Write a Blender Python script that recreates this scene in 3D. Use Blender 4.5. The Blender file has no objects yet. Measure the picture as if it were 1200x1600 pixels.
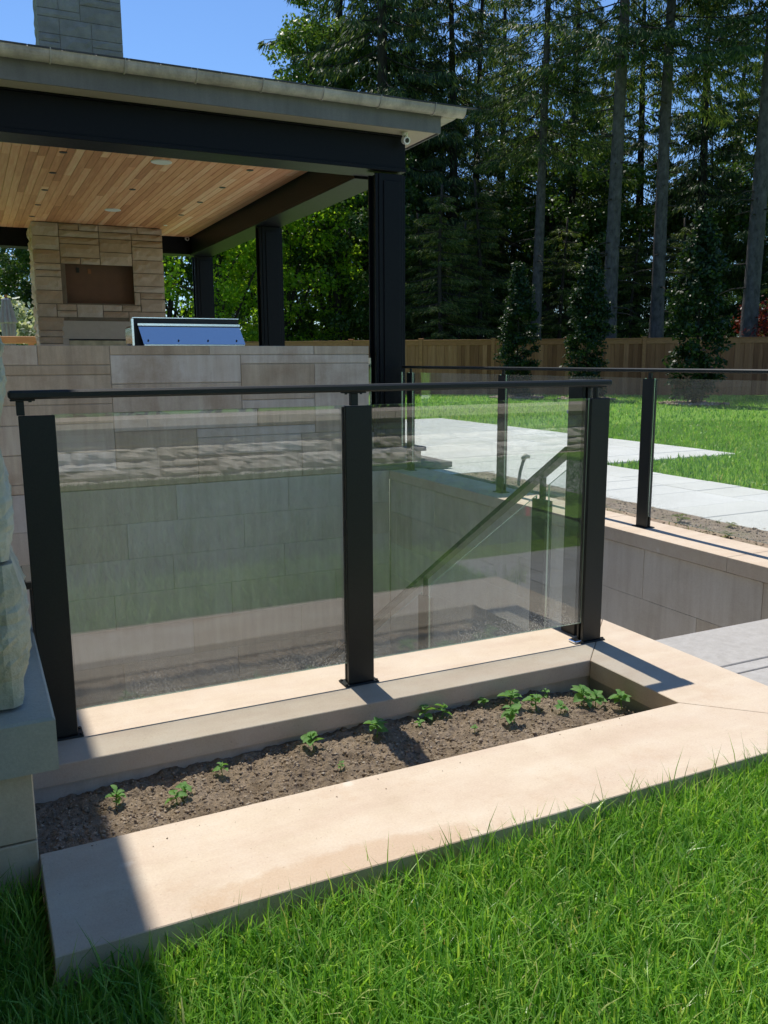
import bpy, math, random
import numpy as np
from mathutils import Vector, Matrix, noise

random.seed(11)
rng = np.random.default_rng(11)
scene = bpy.context.scene
COL = scene.collection

# ------------------------------------------------------------------ camera
YAW, PITCH, ROLL = math.radians(25.8184), math.radians(-10.195), math.radians(-0.2972)
EYE = Vector((0.0, 0.0, 1.1543))
fw = Vector((math.sin(YAW) * math.cos(PITCH), math.cos(YAW) * math.cos(PITCH), math.sin(PITCH)))
rt = Vector((math.cos(YAW), -math.sin(YAW), 0.0))
up = rt.cross(fw)
rt2 = math.cos(ROLL) * rt + math.sin(ROLL) * up
up2 = -math.sin(ROLL) * rt + math.cos(ROLL) * up
cam_data = bpy.data.cameras.new("camera")
cam_data.sensor_fit = 'VERTICAL'
cam_data.sensor_height = 24.0
cam_data.lens = 24.0 * 1326.72 / 1600.0
cam_data.clip_start = 0.05
cam_data.clip_end = 2000.0
cam = bpy.data.objects.new("camera", cam_data)
m3 = Matrix((rt2, up2, -fw)).transposed()
cam.matrix_world = Matrix.Translation(EYE) @ m3.to_4x4()
COL.objects.link(cam)
scene.camera = cam

# ------------------------------------------------------------------ sky, sun, exposure
SUN_DIR = Vector((0.0225, 0.5, 1.0)).normalized()
elev = math.asin(SUN_DIR.z)
azim = math.atan2(SUN_DIR.x, SUN_DIR.y)
world = bpy.data.worlds.new("World")
scene.world = world
world.use_nodes = True
wn = world.node_tree
wn.nodes.clear()
sky = wn.nodes.new('ShaderNodeTexSky')
sky.sky_type = 'NISHITA'
sky.sun_disc = False
sky.sun_elevation = elev
sky.sun_rotation = azim
sky.air_density = 1.0
sky.dust_density = 0.0
sky.ozone_density = 10.0
bg = wn.nodes.new('ShaderNodeBackground')
bg.inputs['Strength'].default_value = 0.108
wo = wn.nodes.new('ShaderNodeOutputWorld')
wn.links.new(sky.outputs[0], bg.inputs[0])
wn.links.new(bg.outputs[0], wo.inputs[0])

sun_data = bpy.data.lights.new("sun", 'SUN')
sun_data.energy = 3.7
sun_data.angle = math.radians(0.53)
sun_data.color = (1.0, 0.94, 0.85)
sun = bpy.data.objects.new("sun", sun_data)
sun.rotation_euler = SUN_DIR.to_track_quat('Z', 'Y').to_euler()
sun.location = (0, 10, 30)
COL.objects.link(sun)

scene.view_settings.view_transform = 'Standard'
scene.view_settings.look = 'None'
scene.view_settings.gamma = 1.0
scene.view_settings.use_curve_mapping = False
scene.view_settings.exposure = 0.5
scene.render.engine = 'CYCLES'
cy = scene.cycles
cy.max_bounces = 8
cy.diffuse_bounces = 3
cy.glossy_bounces = 4
cy.transmission_bounces = 4
cy.transparent_max_bounces = 24
cy.use_adaptive_sampling = True
cy.adaptive_threshold = 0.015
cy.caustics_reflective = False
cy.caustics_refractive = False
cy.sample_clamp_indirect = 6.0
try:
    cy.use_denoising = True
    cy.denoiser = 'OPENIMAGEDENOISE'
    cy.denoising_input_passes = 'RGB_ALBEDO_NORMAL'
except Exception:
    pass

# ------------------------------------------------------------------ mesh helpers
def link(o, parent=None, inv=True):
    COL.objects.link(o)
    if parent is not None:
        o.parent = parent
        if inv and parent.type == 'EMPTY':
            o.matrix_parent_inverse = Matrix.Translation(-parent.location)
    return o

def make_mesh(name, V, F, mat=None, smooth=False):
    me = bpy.data.meshes.new(name)
    if isinstance(V, np.ndarray) and isinstance(F, np.ndarray):
        n, m, k = len(V), len(F), F.shape[1]
        me.vertices.add(n)
        me.vertices.foreach_set('co', np.ascontiguousarray(V, dtype=np.float32).ravel())
        me.loops.add(m * k)
        me.loops.foreach_set('vertex_index', np.ascontiguousarray(F, dtype=np.int32).ravel())
        me.polygons.add(m)
        me.polygons.foreach_set('loop_start', np.arange(0, m * k, k, dtype=np.int32))
        try:
            me.polygons.foreach_set('loop_total', np.full(m, k, dtype=np.int32))
        except Exception:
            pass
        me.update(calc_edges=True)
    else:
        me.from_pydata([tuple(v) for v in V], [], [tuple(f) for f in F])
        me.update()
    if mat is not None:
        me.materials.append(mat)
    if smooth:
        me.polygons.foreach_set('use_smooth', np.ones(len(me.polygons), dtype=bool))
    return me

def obj(name, V, F, mat, parent=None, smooth=False):
    o = bpy.data.objects.new(name, make_mesh(name, V, F, mat, smooth))
    return link(o, parent)

def obj_me(name, me, parent=None, inv=True):
    return link(bpy.data.objects.new(name, me), parent, inv)

def tag(o, label=None, cat=None, group=None, kind=None):
    if label: o['label'] = label
    if cat: o['category'] = cat
    if group: o['group'] = group
    if kind: o['kind'] = kind
    return o

def thing(name, label, cat, loc=(0, 0, 0), group=None):
    o = bpy.data.objects.new(name, None)
    o.empty_display_size = 0.1
    o.location = loc
    COL.objects.link(o)
    return tag(o, label, cat, group)

# chamfered box template
def _tmpl():
    cs = [(x, y, z) for x in (0, 1) for y in (0, 1) for z in (0, 1)]
    idx = {}
    for ci, c in enumerate(cs):
        for a in range(3):
            idx[(c, a)] = ci * 3 + a
    F = []
    for a in range(3):
        b, c = [q for q in range(3) if q != a]
        for s in (0, 1):
            ring = []
            for sb, sc in ((0, 0), (1, 0), (1, 1), (0, 1)):
                k = [0, 0, 0]; k[a] = s; k[b] = sb; k[c] = sc
                ring.append(idx[(tuple(k), a)])
            F.append(ring)
    for a in range(3):
        for b in range(a + 1, 3):
            c = 3 - a - b
            for sa in (0, 1):
                for sb in (0, 1):
                    k0 = [0, 0, 0]; k0[a] = sa; k0[b] = sb; k0[c] = 0
                    k1 = list(k0); k1[c] = 1
                    k0, k1 = tuple(k0), tuple(k1)
                    F.append([idx[(k0, a)], idx[(k1, a)], idx[(k1, b)], idx[(k0, b)]])
    for c in cs:
        F.append([idx[(c, 0)], idx[(c, 1)], idx[(c, 2)]])
    P = np.zeros((24, 3)); 
    for (c, a), i in idx.items():
        for q in range(3):
            s = c[q] * 2 - 1
            P[i, q] = s if q == a else s * 0.8
    out = []
    for f in F:
        p = P[f]; n = np.cross(p[1] - p[0], p[2] - p[0])
        out.append(f if np.dot(n, p.mean(0)) > 0 else f[::-1])
    sig = np.zeros((24, 3)); ins = np.zeros((24, 3))
    for (c, a), i in idx.items():
        for q in range(3):
            sig[i, q] = c[q]; ins[i, q] = 0 if q == a else (1 if c[q] == 0 else -1)
    return sig, ins, out
_SIG, _INS, _CF = _tmpl()

def cbox(x0, x1, y0, y1, z0, z1, c=0.003):
    lo = np.array([x0, y0, z0]); hi = np.array([x1, y1, z1])
    c = min(c, 0.45 * float((hi - lo).min()))
    return lo + _SIG * (hi - lo) + _INS * c, _CF

def box(name, x0, x1, y0, y1, z0, z1, mat, parent=None, c=0.003):
    V, F = cbox(x0, x1, y0, y1, z0, z1, c)
    return obj(name, V, F, mat, parent)

def merge(parts):
    V = []; F = []; o = 0
    for v, f in parts:
        V += [tuple(q) for q in v]
        F += [tuple(i + o for i in ff) for ff in f]
        o += len(v)
    return V, F

def prism(poly, z0, z1):
    n = len(poly)
    V = [(x, y, z0) for x, y in poly] + [(x, y, z1) for x, y in poly]
    F = [tuple(range(n - 1, -1, -1)), tuple(range(n, 2 * n))]
    for i in range(n):
        j = (i + 1) % n
        F.append((i, j, n + j, n + i))
    return V, F

def slab_poly(poly, z0, z1, c=0.004):
    """prism with a chamfered top edge (poly counter clockwise, convex)"""
    n = len(poly)
    P = [Vector(p) for p in poly]
    ins = []
    for i in range(n):
        a, b, d = P[i - 1], P[i], P[(i + 1) % n]
        e1 = (b - a).normalized(); e2 = (d - b).normalized()
        n1 = Vector((-e1.y, e1.x)); n2 = Vector((-e2.y, e2.x))
        k = (n1 + n2) / max(0.3, 1 + n1.dot(n2))
        ins.append(b + k * c)
    V = [(p.x, p.y, z0) for p in P] + [(p.x, p.y, z1 - c) for p in P] + [(p.x, p.y, z1) for p in ins]
    F = [tuple(range(n - 1, -1, -1)), tuple(range(2 * n, 3 * n))]
    for i in range(n):
        j = (i + 1) % n
        F.append((i, j, n + j, n + i)); F.append((n + i, n + j, 2 * n + j, 2 * n + i))
    return V, F

def tube(path, radii, sides=8, cap=True):
    path = [Vector(p) for p in path]
    V = []; F = []
    prev = None
    for i, p in enumerate(path):
        t = (path[min(i + 1, len(path) - 1)] - path[max(i - 1, 0)]).normalized()
        if prev is None:
            ref = Vector((0, 0, 1)) if abs(t.z) < 0.9 else Vector((1, 0, 0))
            u = t.cross(ref).normalized()
        else:
            u = (prev - t * prev.dot(t)).normalized()
        prev = u
        w = t.cross(u)
        r = radii[i] if hasattr(radii, '__len__') else radii
        for k in range(sides):
            a = 2 * math.pi * k / sides
            q = p + (u * math.cos(a) + w * math.sin(a)) * r
            V.append((q.x, q.y, q.z))
    for i in range(len(path) - 1):
        for k in range(sides):
            k2 = (k + 1) % sides
            F.append((i * sides + k, i * sides + k2, (i + 1) * sides + k2, (i + 1) * sides + k))
    if cap:
        F.append(tuple(range(sides - 1, -1, -1)))
        o = (len(path) - 1) * sides
        F.append(tuple(o + k for k in range(sides)))
    return V, F

# mappings of a wall's own frame (along, up, outward) to the world
def face_minus_y(yp): return lambda a, b, n: (a, yp - n, b)
def face_plus_y(yp): return lambda a, b, n: (-a, yp + n, b)
def face_minus_x(xp): return lambda a, b, n: (xp - n, -a, b)
def face_plus_x(xp): return lambda a, b, n: (xp + n, a, b)

def block(mp, a0, a1, b0, b1, n0, n1, c=0.004):
    V = [mp(a0, b0, n0), mp(a1, b0, n0), mp(a1, b1, n0), mp(a0, b1, n0),
         mp(a0, b0, n1 - c), mp(a1, b0, n1 - c), mp(a1, b1, n1 - c), mp(a0, b1, n1 - c),
         mp(a0 + c, b0 + c, n1), mp(a1 - c, b0 + c, n1), mp(a1 - c, b1 - c, n1), mp(a0 + c, b1 - c, n1)]
    F = [(3, 2, 1, 0), (8, 9, 10, 11)]
    for i in range(4):
        j = (i + 1) % 4
        F.append((i, j, 4 + j, 4 + i)); F.append((4 + i, 4 + j, 8 + j, 8 + i))
    return V, F

def rock(mp, a0, a1, b0, b1, n0, n1, amp, gx=6, gy=3, seed=0.0, freq=7.0):
    """a rock faced block: the front is a grid that bulges and breaks"""
    V = []; F = []
    for j in range(gy + 1):
        for i in range(gx + 1):
            s, t = i / gx, j / gy
            a = a0 + (a1 - a0) * s; b = b0 + (b1 - b0) * t
            e = min(1.0, 4.0 * min(s * (a1 - a0), (1 - s) * (a1 - a0), t * (b1 - b0), (1 - t) * (b1 - b0)) / max(0.02, (b1 - b0)) )
            nz = noise.noise(Vector((a * freq + seed, b * freq * 1.6, seed * 1.7)))
            nz2 = noise.noise(Vector((a * freq * 3 + seed, b * freq * 4, seed)))
            d = (0.45 + 0.55 * e) * amp * (0.6 + 0.9 * nz + 0.45 * nz2) if e > 0 else amp * 0.15 * nz2
            jit = 0.0 if e > 0 else 0.0
            V.append(mp(a, b, n1 + d))
    o = len(V)
    W = gx + 1
    for j in range(gy):
        for i in range(gx):
            F.append((j * W + i, j * W + i + 1, (j + 1) * W + i + 1, (j + 1) * W + i))
    ring = [i for i in range(W)] + [j * W + gx for j in range(1, gy + 1)] + \
           [gy * W + i for i in range(gx - 1, -1, -1)] + [j * W for j in range(gy - 1, 0, -1)]
    for k, r in enumerate(ring):
        i, j = r % W, r // W
        V.append(mp(a0 + (a1 - a0) * i / gx, b0 + (b1 - b0) * j / gy, n0))
    L = len(ring)
    for k in range(L):
        k2 = (k + 1) % L
        F.append((ring[k2], ring[k], o + k, o + k2))
    return V, F

def ashlar(W, H, ux, uz, hs, wr, holes=(), rnd=None):
    """random ashlar pattern on a grid: list of (a0, a1, b0, b1)"""
    rnd = rnd or random
    nx, nz = int(round(W / ux)), int(round(H / uz))
    occ = np.zeros((nx, nz), bool)
    for (h0, h1, v0, v1) in holes:
        occ[max(0, int(round(h0 / ux))):int(round(h1 / ux)), max(0, int(round(v0 / uz))):int(round(v1 / uz))] = True
    out = []
    for j in range(nz):
        i = 0
        while i < nx:
            if occ[i, j]:
                i += 1; continue
            run = 0
            while i + run < nx and not occ[i + run, j]:
                run += 1
            w = rnd.randint(*wr)
            if run - w < wr[0]:
                w = run if run <= wr[1] else run // 2
            h = rnd.choice(hs)
            h = min(h, nz - j)
            while h > 1 and occ[i:i + w, j:j + h].any():
                h -= 1
            occ[i:i + w, j:j + h] = True
            out.append((i * ux, (i + w) * ux, j * uz, (j + h) * uz))
            i += w
    return out

# ------------------------------------------------------------------ material helpers
class Mat:
    def __init__(self, name):
        self.m = bpy.data.materials.new(name)
        self.m.use_nodes = True
        self.t = self.m.node_tree
        self.t.nodes.clear()
        self.out = self.t.nodes.new('ShaderNodeOutputMaterial')
    def n(self, typ, ins=None, **props):
        nd = self.t.nodes.new(typ)
        for k, v in props.items():
            setattr(nd, k, v)
        if ins:
            for k, v in ins.items():
                s = nd.inputs[k]
                if isinstance(v, bpy.types.NodeSocket):
                    self.t.links.new(v, s)
                else:
                    s.default_value = v
        return nd
    def coord(self, scale=(1, 1, 1), rot=(0, 0, 0)):
        tc = self.n('ShaderNodeTexCoord')
        mp = self.n('ShaderNodeMapping', {'Vector': tc.outputs['Object'], 'Scale': scale, 'Rotation': rot})
        return mp.outputs[0]
    def noise(self, vec, scale, detail=4, rough=0.6):
        return self.n('ShaderNodeTexNoise', {'Vector': vec, 'Scale': scale, 'Detail': detail, 'Roughness': rough}).outputs['Fac']
    def ramp(self, fac, stops):
        r = self.n('ShaderNodeValToRGB', {'Fac': fac})
        el = r.color_ramp.elements
        while len(el) > 1:
            el.remove(el[-1])
        el[0].position = stops[0][0]; el[0].color = rgba(stops[0][1])
        for p, c in stops[1:]:
            e = el.new(p); e.color = rgba(c)
        return r.outputs[0]
    def mix(self, fac, a, b, mode='MIX'):
        nd = self.n('ShaderNodeMix', data_type='RGBA', blend_type=mode)
        for s, v in ((nd.inputs[0], fac), (nd.inputs[6], a), (nd.inputs[7], b)):
            if isinstance(v, bpy.types.NodeSocket): self.t.links.new(v, s)
            else: s.default_value = v if s.type == 'VALUE' else rgba(v)
        return nd.outputs[2]
    def math(self, op, a, b=0.0, clamp=False):
        nd = self.n('ShaderNodeMath', operation=op, use_clamp=clamp)
        for s, v in zip(nd.inputs, (a, b)):
            if isinstance(v, bpy.types.NodeSocket): self.t.links.new(v, s)
            else: s.default_value = v
        return nd.outputs[0]
    def bump(self, h, strength, dist=0.01):
        return self.n('ShaderNodeBump', {'Height': h, 'Strength': strength, 'Distance': dist}).outputs[0]
    def bsdf(self, color, rough=0.6, metal=0.0, normal=None, spec=0.5):
        b = self.n('ShaderNodeBsdfPrincipled')
        for k, v in (('Base Color', color), ('Roughness', rough), ('Metallic', metal), ('Specular IOR Level', spec)):
            s = b.inputs[k]
            if isinstance(v, bpy.types.NodeSocket): self.t.links.new(v, s)
            else: s.default_value = rgba(v) if s.type == 'RGBA' else v
        if normal is not None:
            self.t.links.new(normal, b.inputs['Normal'])
        return b.outputs[0]
    def done(self, sh):
        self.t.links.new(sh, self.out.inputs[0])
        return self.m

def rgba(c):
    return (c[0], c[1], c[2], 1.0) if len(c) == 3 else tuple(c)

def stone(name, c1, c2, objvar=0.25, scale=2.5, streak=0.0, grain=90, bump=0.25, stain=None, stain_amt=0.0, rough=0.8, stain_scale=1.6):
    M = Mat(name)
    co = M.coord()
    big = M.noise(co, scale, 5, 0.6)
    col = M.ramp(big, [(0.3, c1), (0.7, c2)])
    if objvar:
        oi = M.n('ShaderNodeObjectInfo').outputs['Random']
        v = M.math('ADD', M.math('MULTIPLY', oi, 2 * objvar), 1 - objvar)
        hsv = M.n('ShaderNodeHueSaturation', {'Color': col, 'Value': v, 'Saturation': M.math('ADD', M.math('MULTIPLY', oi, -0.5), 1.2)})
        col = hsv.outputs[0]
    if streak:
        st = M.noise(M.coord((14, 14, 1.2)), 1.0, 4, 0.6)
        col = M.mix(streak, col, M.ramp(st, [(0.3, (0.35, 0.34, 0.33)), (0.7, (0.75, 0.72, 0.68))]), 'OVERLAY')
    if stain is not None:
        sn = M.noise(M.coord((1, 1, 1)), stain_scale, 6, 0.65)
        f = M.math('MULTIPLY', M.ramp(sn, [(0.52, (0, 0, 0)), (0.68, (1, 1, 1))]), stain_amt)
        col = M.mix(f, col, stain)
    g = M.noise(co, grain, 3, 0.7)
    col = M.mix(0.22, col, M.ramp(g, [(0.25, (0.3, 0.3, 0.3)), (0.75, (0.72, 0.72, 0.72))]), 'OVERLAY')
    h = M.math('ADD', M.math('MULTIPLY', M.noise(co, 18, 5, 0.65), 0.7), M.math('MULTIPLY', g, 0.3))
    return M.done(M.bsdf(col, rough, 0, M.bump(h, bump, 0.01), 0.3))

MAT = {}
def coping_mat():
    M = Mat('limestone_coping')
    co = M.coord()
    col = M.ramp(M.noise(co, 4.5, 9, 0.72), [(0.28, (0.545, 0.445, 0.335)), (0.5, (0.605, 0.505, 0.395)), (0.74, (0.635, 0.555, 0.455))])
    veins = M.noise(M.coord((1.2, 5.0, 3.0), (0, 0, 0.25)), 2.0, 5, 0.6)
    col = M.mix(0.22, col, M.ramp(veins, [(0.35, (0.36, 0.33, 0.30)), (0.65, (0.62, 0.60, 0.57))]), 'OVERLAY')
    st = M.ramp(M.noise(co, 3.2, 10, 0.78), [(0.57, (0, 0, 0)), (0.62, (1, 1, 1))])
    col = M.mix(M.math('MULTIPLY', st, 0.28), col, (0.52, 0.38, 0.26))
    xyz = M.n('ShaderNodeSeparateXYZ', {0: M.n('ShaderNodeTexCoord').outputs['Object']})
    ex = M.math('DIVIDE', M.math('SUBTRACT', xyz.outputs['X'], 0.72), 0.42)
    ey = M.math('DIVIDE', M.math('SUBTRACT', xyz.outputs['Y'], 1.655), 0.075)
    rr = M.math('ADD', M.math('ADD', M.math('MULTIPLY', ex, ex), M.math('MULTIPLY', ey, ey)), M.math('MULTIPLY', M.math('SUBTRACT', M.noise(co, 9, 8, 0.7), 0.5), 2.2))
    wash = M.ramp(rr, [(0.45, (1, 1, 1)), (0.95, (0, 0, 0))])
    col = M.mix(M.math('MULTIPLY', wash, 0.5), col, (0.48, 0.33, 0.21))
    vo = M.n('ShaderNodeTexVoronoi', {'Vector': M.coord((1, 1, 1)), 'Scale': 3.1}).outputs['Distance']
    wob = M.math('ADD', vo, M.math('MULTIPLY', M.noise(co, 24, 4, 0.7), 0.12))
    pale = M.ramp(wob, [(0.085, (1, 1, 1)), (0.12, (0, 0, 0))])
    col = M.mix(M.math('MULTIPLY', pale, 0.5), col, (0.74, 0.68, 0.60))
    sp = M.ramp(M.noise(co, 130, 2, 0.5), [(0.66, (0, 0, 0)), (0.74, (1, 1, 1))])
    col = M.mix(M.math('MULTIPLY', sp, 0.45), col, (0.36, 0.27, 0.19))
    g = M.noise(co, 170, 3, 0.7)
    col = M.mix(0.25, col, M.ramp(g, [(0.25, (0.32, 0.32, 0.32)), (0.75, (0.7, 0.7, 0.7))]), 'OVERLAY')
    h = M.math('ADD', M.math('MULTIPLY', M.noise(co, 22, 5, 0.65), 0.7), M.math('SUBTRACT', M.math('MULTIPLY', g, 0.3), M.math('MULTIPLY', sp, 0.5)))
    return M.done(M.bsdf(col, 0.75, 0, M.bump(h, 0.22, 0.008), 0.3))
MAT['coping'] = coping_mat()
MAT['ashlar'] = stone('sawn_ashlar', (0.54, 0.44, 0.325), (0.66, 0.545, 0.42), 0.16, 3.5, 0.55, 110, 0.25, (0.40, 0.28, 0.18), 0.6)
MAT['sawn'] = stone('sawn_well_stone', (0.54, 0.475, 0.395), (0.62, 0.555, 0.47), 0.05, 2.0, 0.35, 110, 0.18, (0.36, 0.30, 0.22), 0.3)
MAT['rock_warm'] = stone('rock_face_warm', (0.42, 0.305, 0.225), (0.53, 0.40, 0.305), 0.14, 5.0, 0, 60, 0.5, (0.40, 0.28, 0.18), 0.4)
MAT['rock_grey'] = stone('rock_face_grey', (0.17, 0.158, 0.15), (0.25, 0.235, 0.225), 0.15, 5.0, 0, 60, 0.5)
MAT['rock_garden'] = stone('rock_face_garden', (0.56, 0.49, 0.40), (0.70, 0.63, 0.53), 0.12, 5.0, 0, 60, 0.5)
MAT['rock_pale'] = stone('rock_face_pale', (0.50, 0.465, 0.335), (0.70, 0.645, 0.49), 0.08, 9.0, 0, 55, 1.0, (0.22, 0.22, 0.13), 0.7, 0.85, 5.0)
MAT['pier_base'] = stone('pier_base_stone', (0.50, 0.40, 0.235), (0.62, 0.51, 0.325), 0.08, 2.5, 0.2, 120, 0.2, (0.36, 0.28, 0.13), 0.6)
MAT['ledge'] = stone('ledge_stone', (0.44, 0.435, 0.365), (0.54, 0.53, 0.455), 0.05, 3.0, 0, 120, 0.2)
MAT['mortar'] = stone('mortar', (0.40, 0.34, 0.265), (0.48, 0.415, 0.335), 0.0, 8.0, 0, 120, 0.4)
MAT['mortar_dark'] = stone('mortar_dark', (0.16, 0.12, 0.088), (0.21, 0.16, 0.12), 0.0, 8.0, 0, 120, 0.4)
MAT['paver'] = stone('grey_flagstone', (0.64, 0.64, 0.595), (0.73, 0.725, 0.675), 0.03, 2.5, 0, 60, 0.35)
MAT['landing'] = stone('granite_paver', (0.35, 0.335, 0.31), (0.43, 0.415, 0.39), 0.08, 30, 0, 160, 0.3)
MAT['concrete'] = stone('grey_concrete', (0.30, 0.29, 0.27), (0.40, 0.39, 0.36), 0.0, 2.0, 0, 90, 0.3)
MAT['fascia'] = stone('weathered_fascia', (0.13, 0.135, 0.138), (0.18, 0.185, 0.188), 0.0, 2.0, 0.25, 60, 0.05)
MAT['gutter'] = stone('weathered_zinc', (0.30, 0.28, 0.245), (0.46, 0.43, 0.38), 0.05, 4.0, 0.5, 60, 0.05, (0.08, 0.075, 0.068), 0.5, 0.5)
MAT['soffit'] = stone('painted_soffit', (0.42, 0.36, 0.285), (0.46, 0.40, 0.32), 0.0, 2.0, 0, 60, 0.03)
MAT['slate'] = stone('roof_slate', (0.05, 0.052, 0.058), (0.09, 0.092, 0.1), 0.2, 4.0, 0, 60, 0.3)

def simple(name, color, rough=0.5, metal=0.0, nscale=30, var=0.15, bump=0.03, spec=0.5):
    M = Mat(name)
    co = M.coord()
    g = M.noise(co, nscale, 4, 0.6)
    lo = tuple(c * (1 - var) for c in color); hi = tuple(c * (1 + var) for c in color)
    col = M.ramp(g, [(0.3, lo), (0.7, hi)])
    r = M.math('ADD', M.math('MULTIPLY', g, 0.15), rough - 0.07)
    return M.done(M.bsdf(col, r, metal, M.bump(g, bump, 0.005), spec))

MAT['steel'] = simple('black_powder_coat', (0.018, 0.021, 0.0195), 0.40, 0.0, 220, 0.2, 0.04, 0.35)
MAT['beam'] = simple('black_painted_steel', (0.006, 0.007, 0.009), 0.45, 0.0, 40, 0.2, 0.03, 0.15)
MAT['stainless'] = simple('brushed_stainless', (0.86, 0.88, 0.90), 0.16, 1.0, 60, 0.03, 0.008)
MAT['black_plastic'] = simple('black_plastic', (0.01, 0.01, 0.01), 0.5)
MAT['white_plastic'] = simple('white_plastic', (0.75, 0.75, 0.73), 0.45, 0, 50, 0.03)
MAT['tv_panel'] = simple('brown_backing_board', (0.15, 0.075, 0.045), 0.75, 0, 6, 0.12)
MAT['surround'] = simple('smooth_stone_surround', (0.44, 0.37, 0.31), 0.75, 0, 8, 0.06)
MAT['firebox'] = simple('firebox_lining', (0.45, 0.38, 0.24), 0.7, 0, 5, 0.3)
MAT['pipe'] = simple('weathered_pipe', (0.05, 0.05, 0.048), 0.6)
MAT['red'] = simple('red_flag_vinyl', (0.75, 0.03, 0.03), 0.5)
MAT['purple'] = simple('violet_flag_vinyl', (0.22, 0.16, 0.55), 0.5)
MAT['canvas'] = simple('grey_canvas', (0.36, 0.36, 0.40), 0.85, 0, 14, 0.12, 0.2)

def wood(name, stops, axis_scale, objvar=True, rough=0.6, grain=1.0):
    M = Mat(name)
    oi = M.n('ShaderNodeObjectInfo').outputs['Random']
    tc = M.n('ShaderNodeTexCoord').outputs['Object']
    off = M.n('ShaderNodeCombineXYZ', {'X': M.math('MULTIPLY', oi, 37.0), 'Y': M.math('MULTIPLY', oi, 91.0), 'Z': M.math('MULTIPLY', oi, 17.0)}).outputs[0]
    ad = M.n('ShaderNodeVectorMath', {0: tc, 1: off}, operation='ADD').outputs[0]
    mp = M.n('ShaderNodeMapping', {'Vector': ad, 'Scale': axis_scale}).outputs[0]
    g = M.noise(mp, 1.0, 5, 0.6)
    base = M.ramp(oi, stops) if objvar else M.ramp(M.noise(tc, 3), stops)
    col = M.mix(0.5 * grain, base, M.ramp(g, [(0.3, (0.3, 0.28, 0.26)), (0.7, (0.7, 0.7, 0.7))]), 'OVERLAY')
    return M.done(M.bsdf(col, rough, 0, M.bump(g, 0.1, 0.004), 0.3))

MAT['cedar'] = wood('cedar_plank', [(0.0, (0.50, 0.21, 0.10)), (0.25, (0.70, 0.335, 0.17)), (0.7, (0.80, 0.415, 0.225)), (1.0, (0.86, 0.54, 0.33))], (40, 2.0, 40))
MAT['fence'] = wood('fence_board', [(0.0, (0.21, 0.085, 0.04)), (0.5, (0.30, 0.13, 0.062)), (1.0, (0.38, 0.175, 0.09))], (30, 30, 2.0), rough=0.8)
MAT['fence_rail'] = wood('fence_rail', [(0.0, (0.30, 0.125, 0.055)), (1.0, (0.42, 0.20, 0.095))], (8, 8, 30), rough=0.8)
MAT['timber'] = wood('oiled_timber', [(0.0, (0.55, 0.27, 0.11)), (1.0, (0.62, 0.33, 0.15))], (4, 30, 30), rough=0.6)

# glass: thin clear sheet that mirrors a share of what stands in front of it
def glass_mat():
    M = Mat('clear_glass')
    ge = M.n('ShaderNodeNewGeometry')
    cs = M.math('ABSOLUTE', M.n('ShaderNodeVectorMath', {0: ge.outputs['Normal'], 1: ge.outputs['Incoming']}, operation='DOT_PRODUCT').outputs['Value'])
    sch = M.math('POWER', M.math('SUBTRACT', 1.0, cs, True), 5.0)
    fr = M.math('ADD', M.math('MULTIPLY', sch, 0.88), 0.105, True)      # Schlick reflectance of one face
    tr = M.n('ShaderNodeBsdfTransparent', {'Color': (0.965, 0.985, 0.982, 1)}).outputs[0]
    gl = M.n('ShaderNodeBsdfGlossy', {'Color': (0.90, 0.96, 1.0, 1), 'Roughness': 0.0}).outputs[0]
    mx = M.n('ShaderNodeMixShader', {0: fr, 1: tr, 2: gl}).outputs[0]
    # dried splashes near the foot of the sheet
    tc = M.n('ShaderNodeTexCoord').outputs['Object']
    z = M.n('ShaderNodeSeparateXYZ', {0: tc}).outputs['Z']
    low = M.n('ShaderNodeMapRange', {'Value': z, 'From Min': 0.08, 'From Max': 0.27, 'To Min': 1.0, 'To Max': 0.0}).outputs[0]
    sp = M.n('ShaderNodeTexVoronoi', {'Vector': tc, 'Scale': 160.0, 'Randomness': 1.0}).outputs['Distance']
    dots = M.ramp(sp, [(0.15, (1, 1, 1)), (0.36, (0, 0, 0))])
    patch = M.ramp(M.noise(tc, 3.5, 3, 0.6), [(0.36, (0, 0, 0)), (0.55, (1, 1, 1))])
    f = M.math('MULTIPLY', M.math('MULTIPLY', dots, M.math('POWER', low, 1.5)), patch)
    f = M.math('ADD', M.math('MULTIPLY', f, 0.75), M.math('MULTIPLY', M.math('ADD', M.math('MULTIPLY', M.math('POWER', low, 2.0), 0.05), 0.014), 1.0))
    df = M.n('ShaderNodeBsdfTranslucent', {'Color': (0.8, 0.8, 0.76, 1)}).outputs[0]
    dd = M.n('ShaderNodeBsdfDiffuse', {'Color': (0.8, 0.8, 0.76, 1)}).outputs[0]
    dm = M.n('ShaderNodeMixShader', {0: 0.5, 1: df, 2: dd}).outputs[0]
    mx2 = M.n('ShaderNodeMixShader', {0: f, 1: mx, 2: dm}).outputs[0]
    return M.done(mx2)
MAT['glass'] = glass_mat()
def edge_mat():
    M = Mat('glass_edge')
    g = M.n('ShaderNodeBsdfGlossy', {'Color': (0.8, 0.95, 0.88, 1), 'Roughness': 0.25}).outputs[0]
    d = M.n('ShaderNodeBsdfTranslucent', {'Color': (0.35, 0.55, 0.46, 1)}).outputs[0]
    return M.done(M.n('ShaderNodeMixShader', {0: 0.5, 1: g, 2: d}).outputs[0])
MAT['glass_edge'] = edge_mat()

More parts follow.
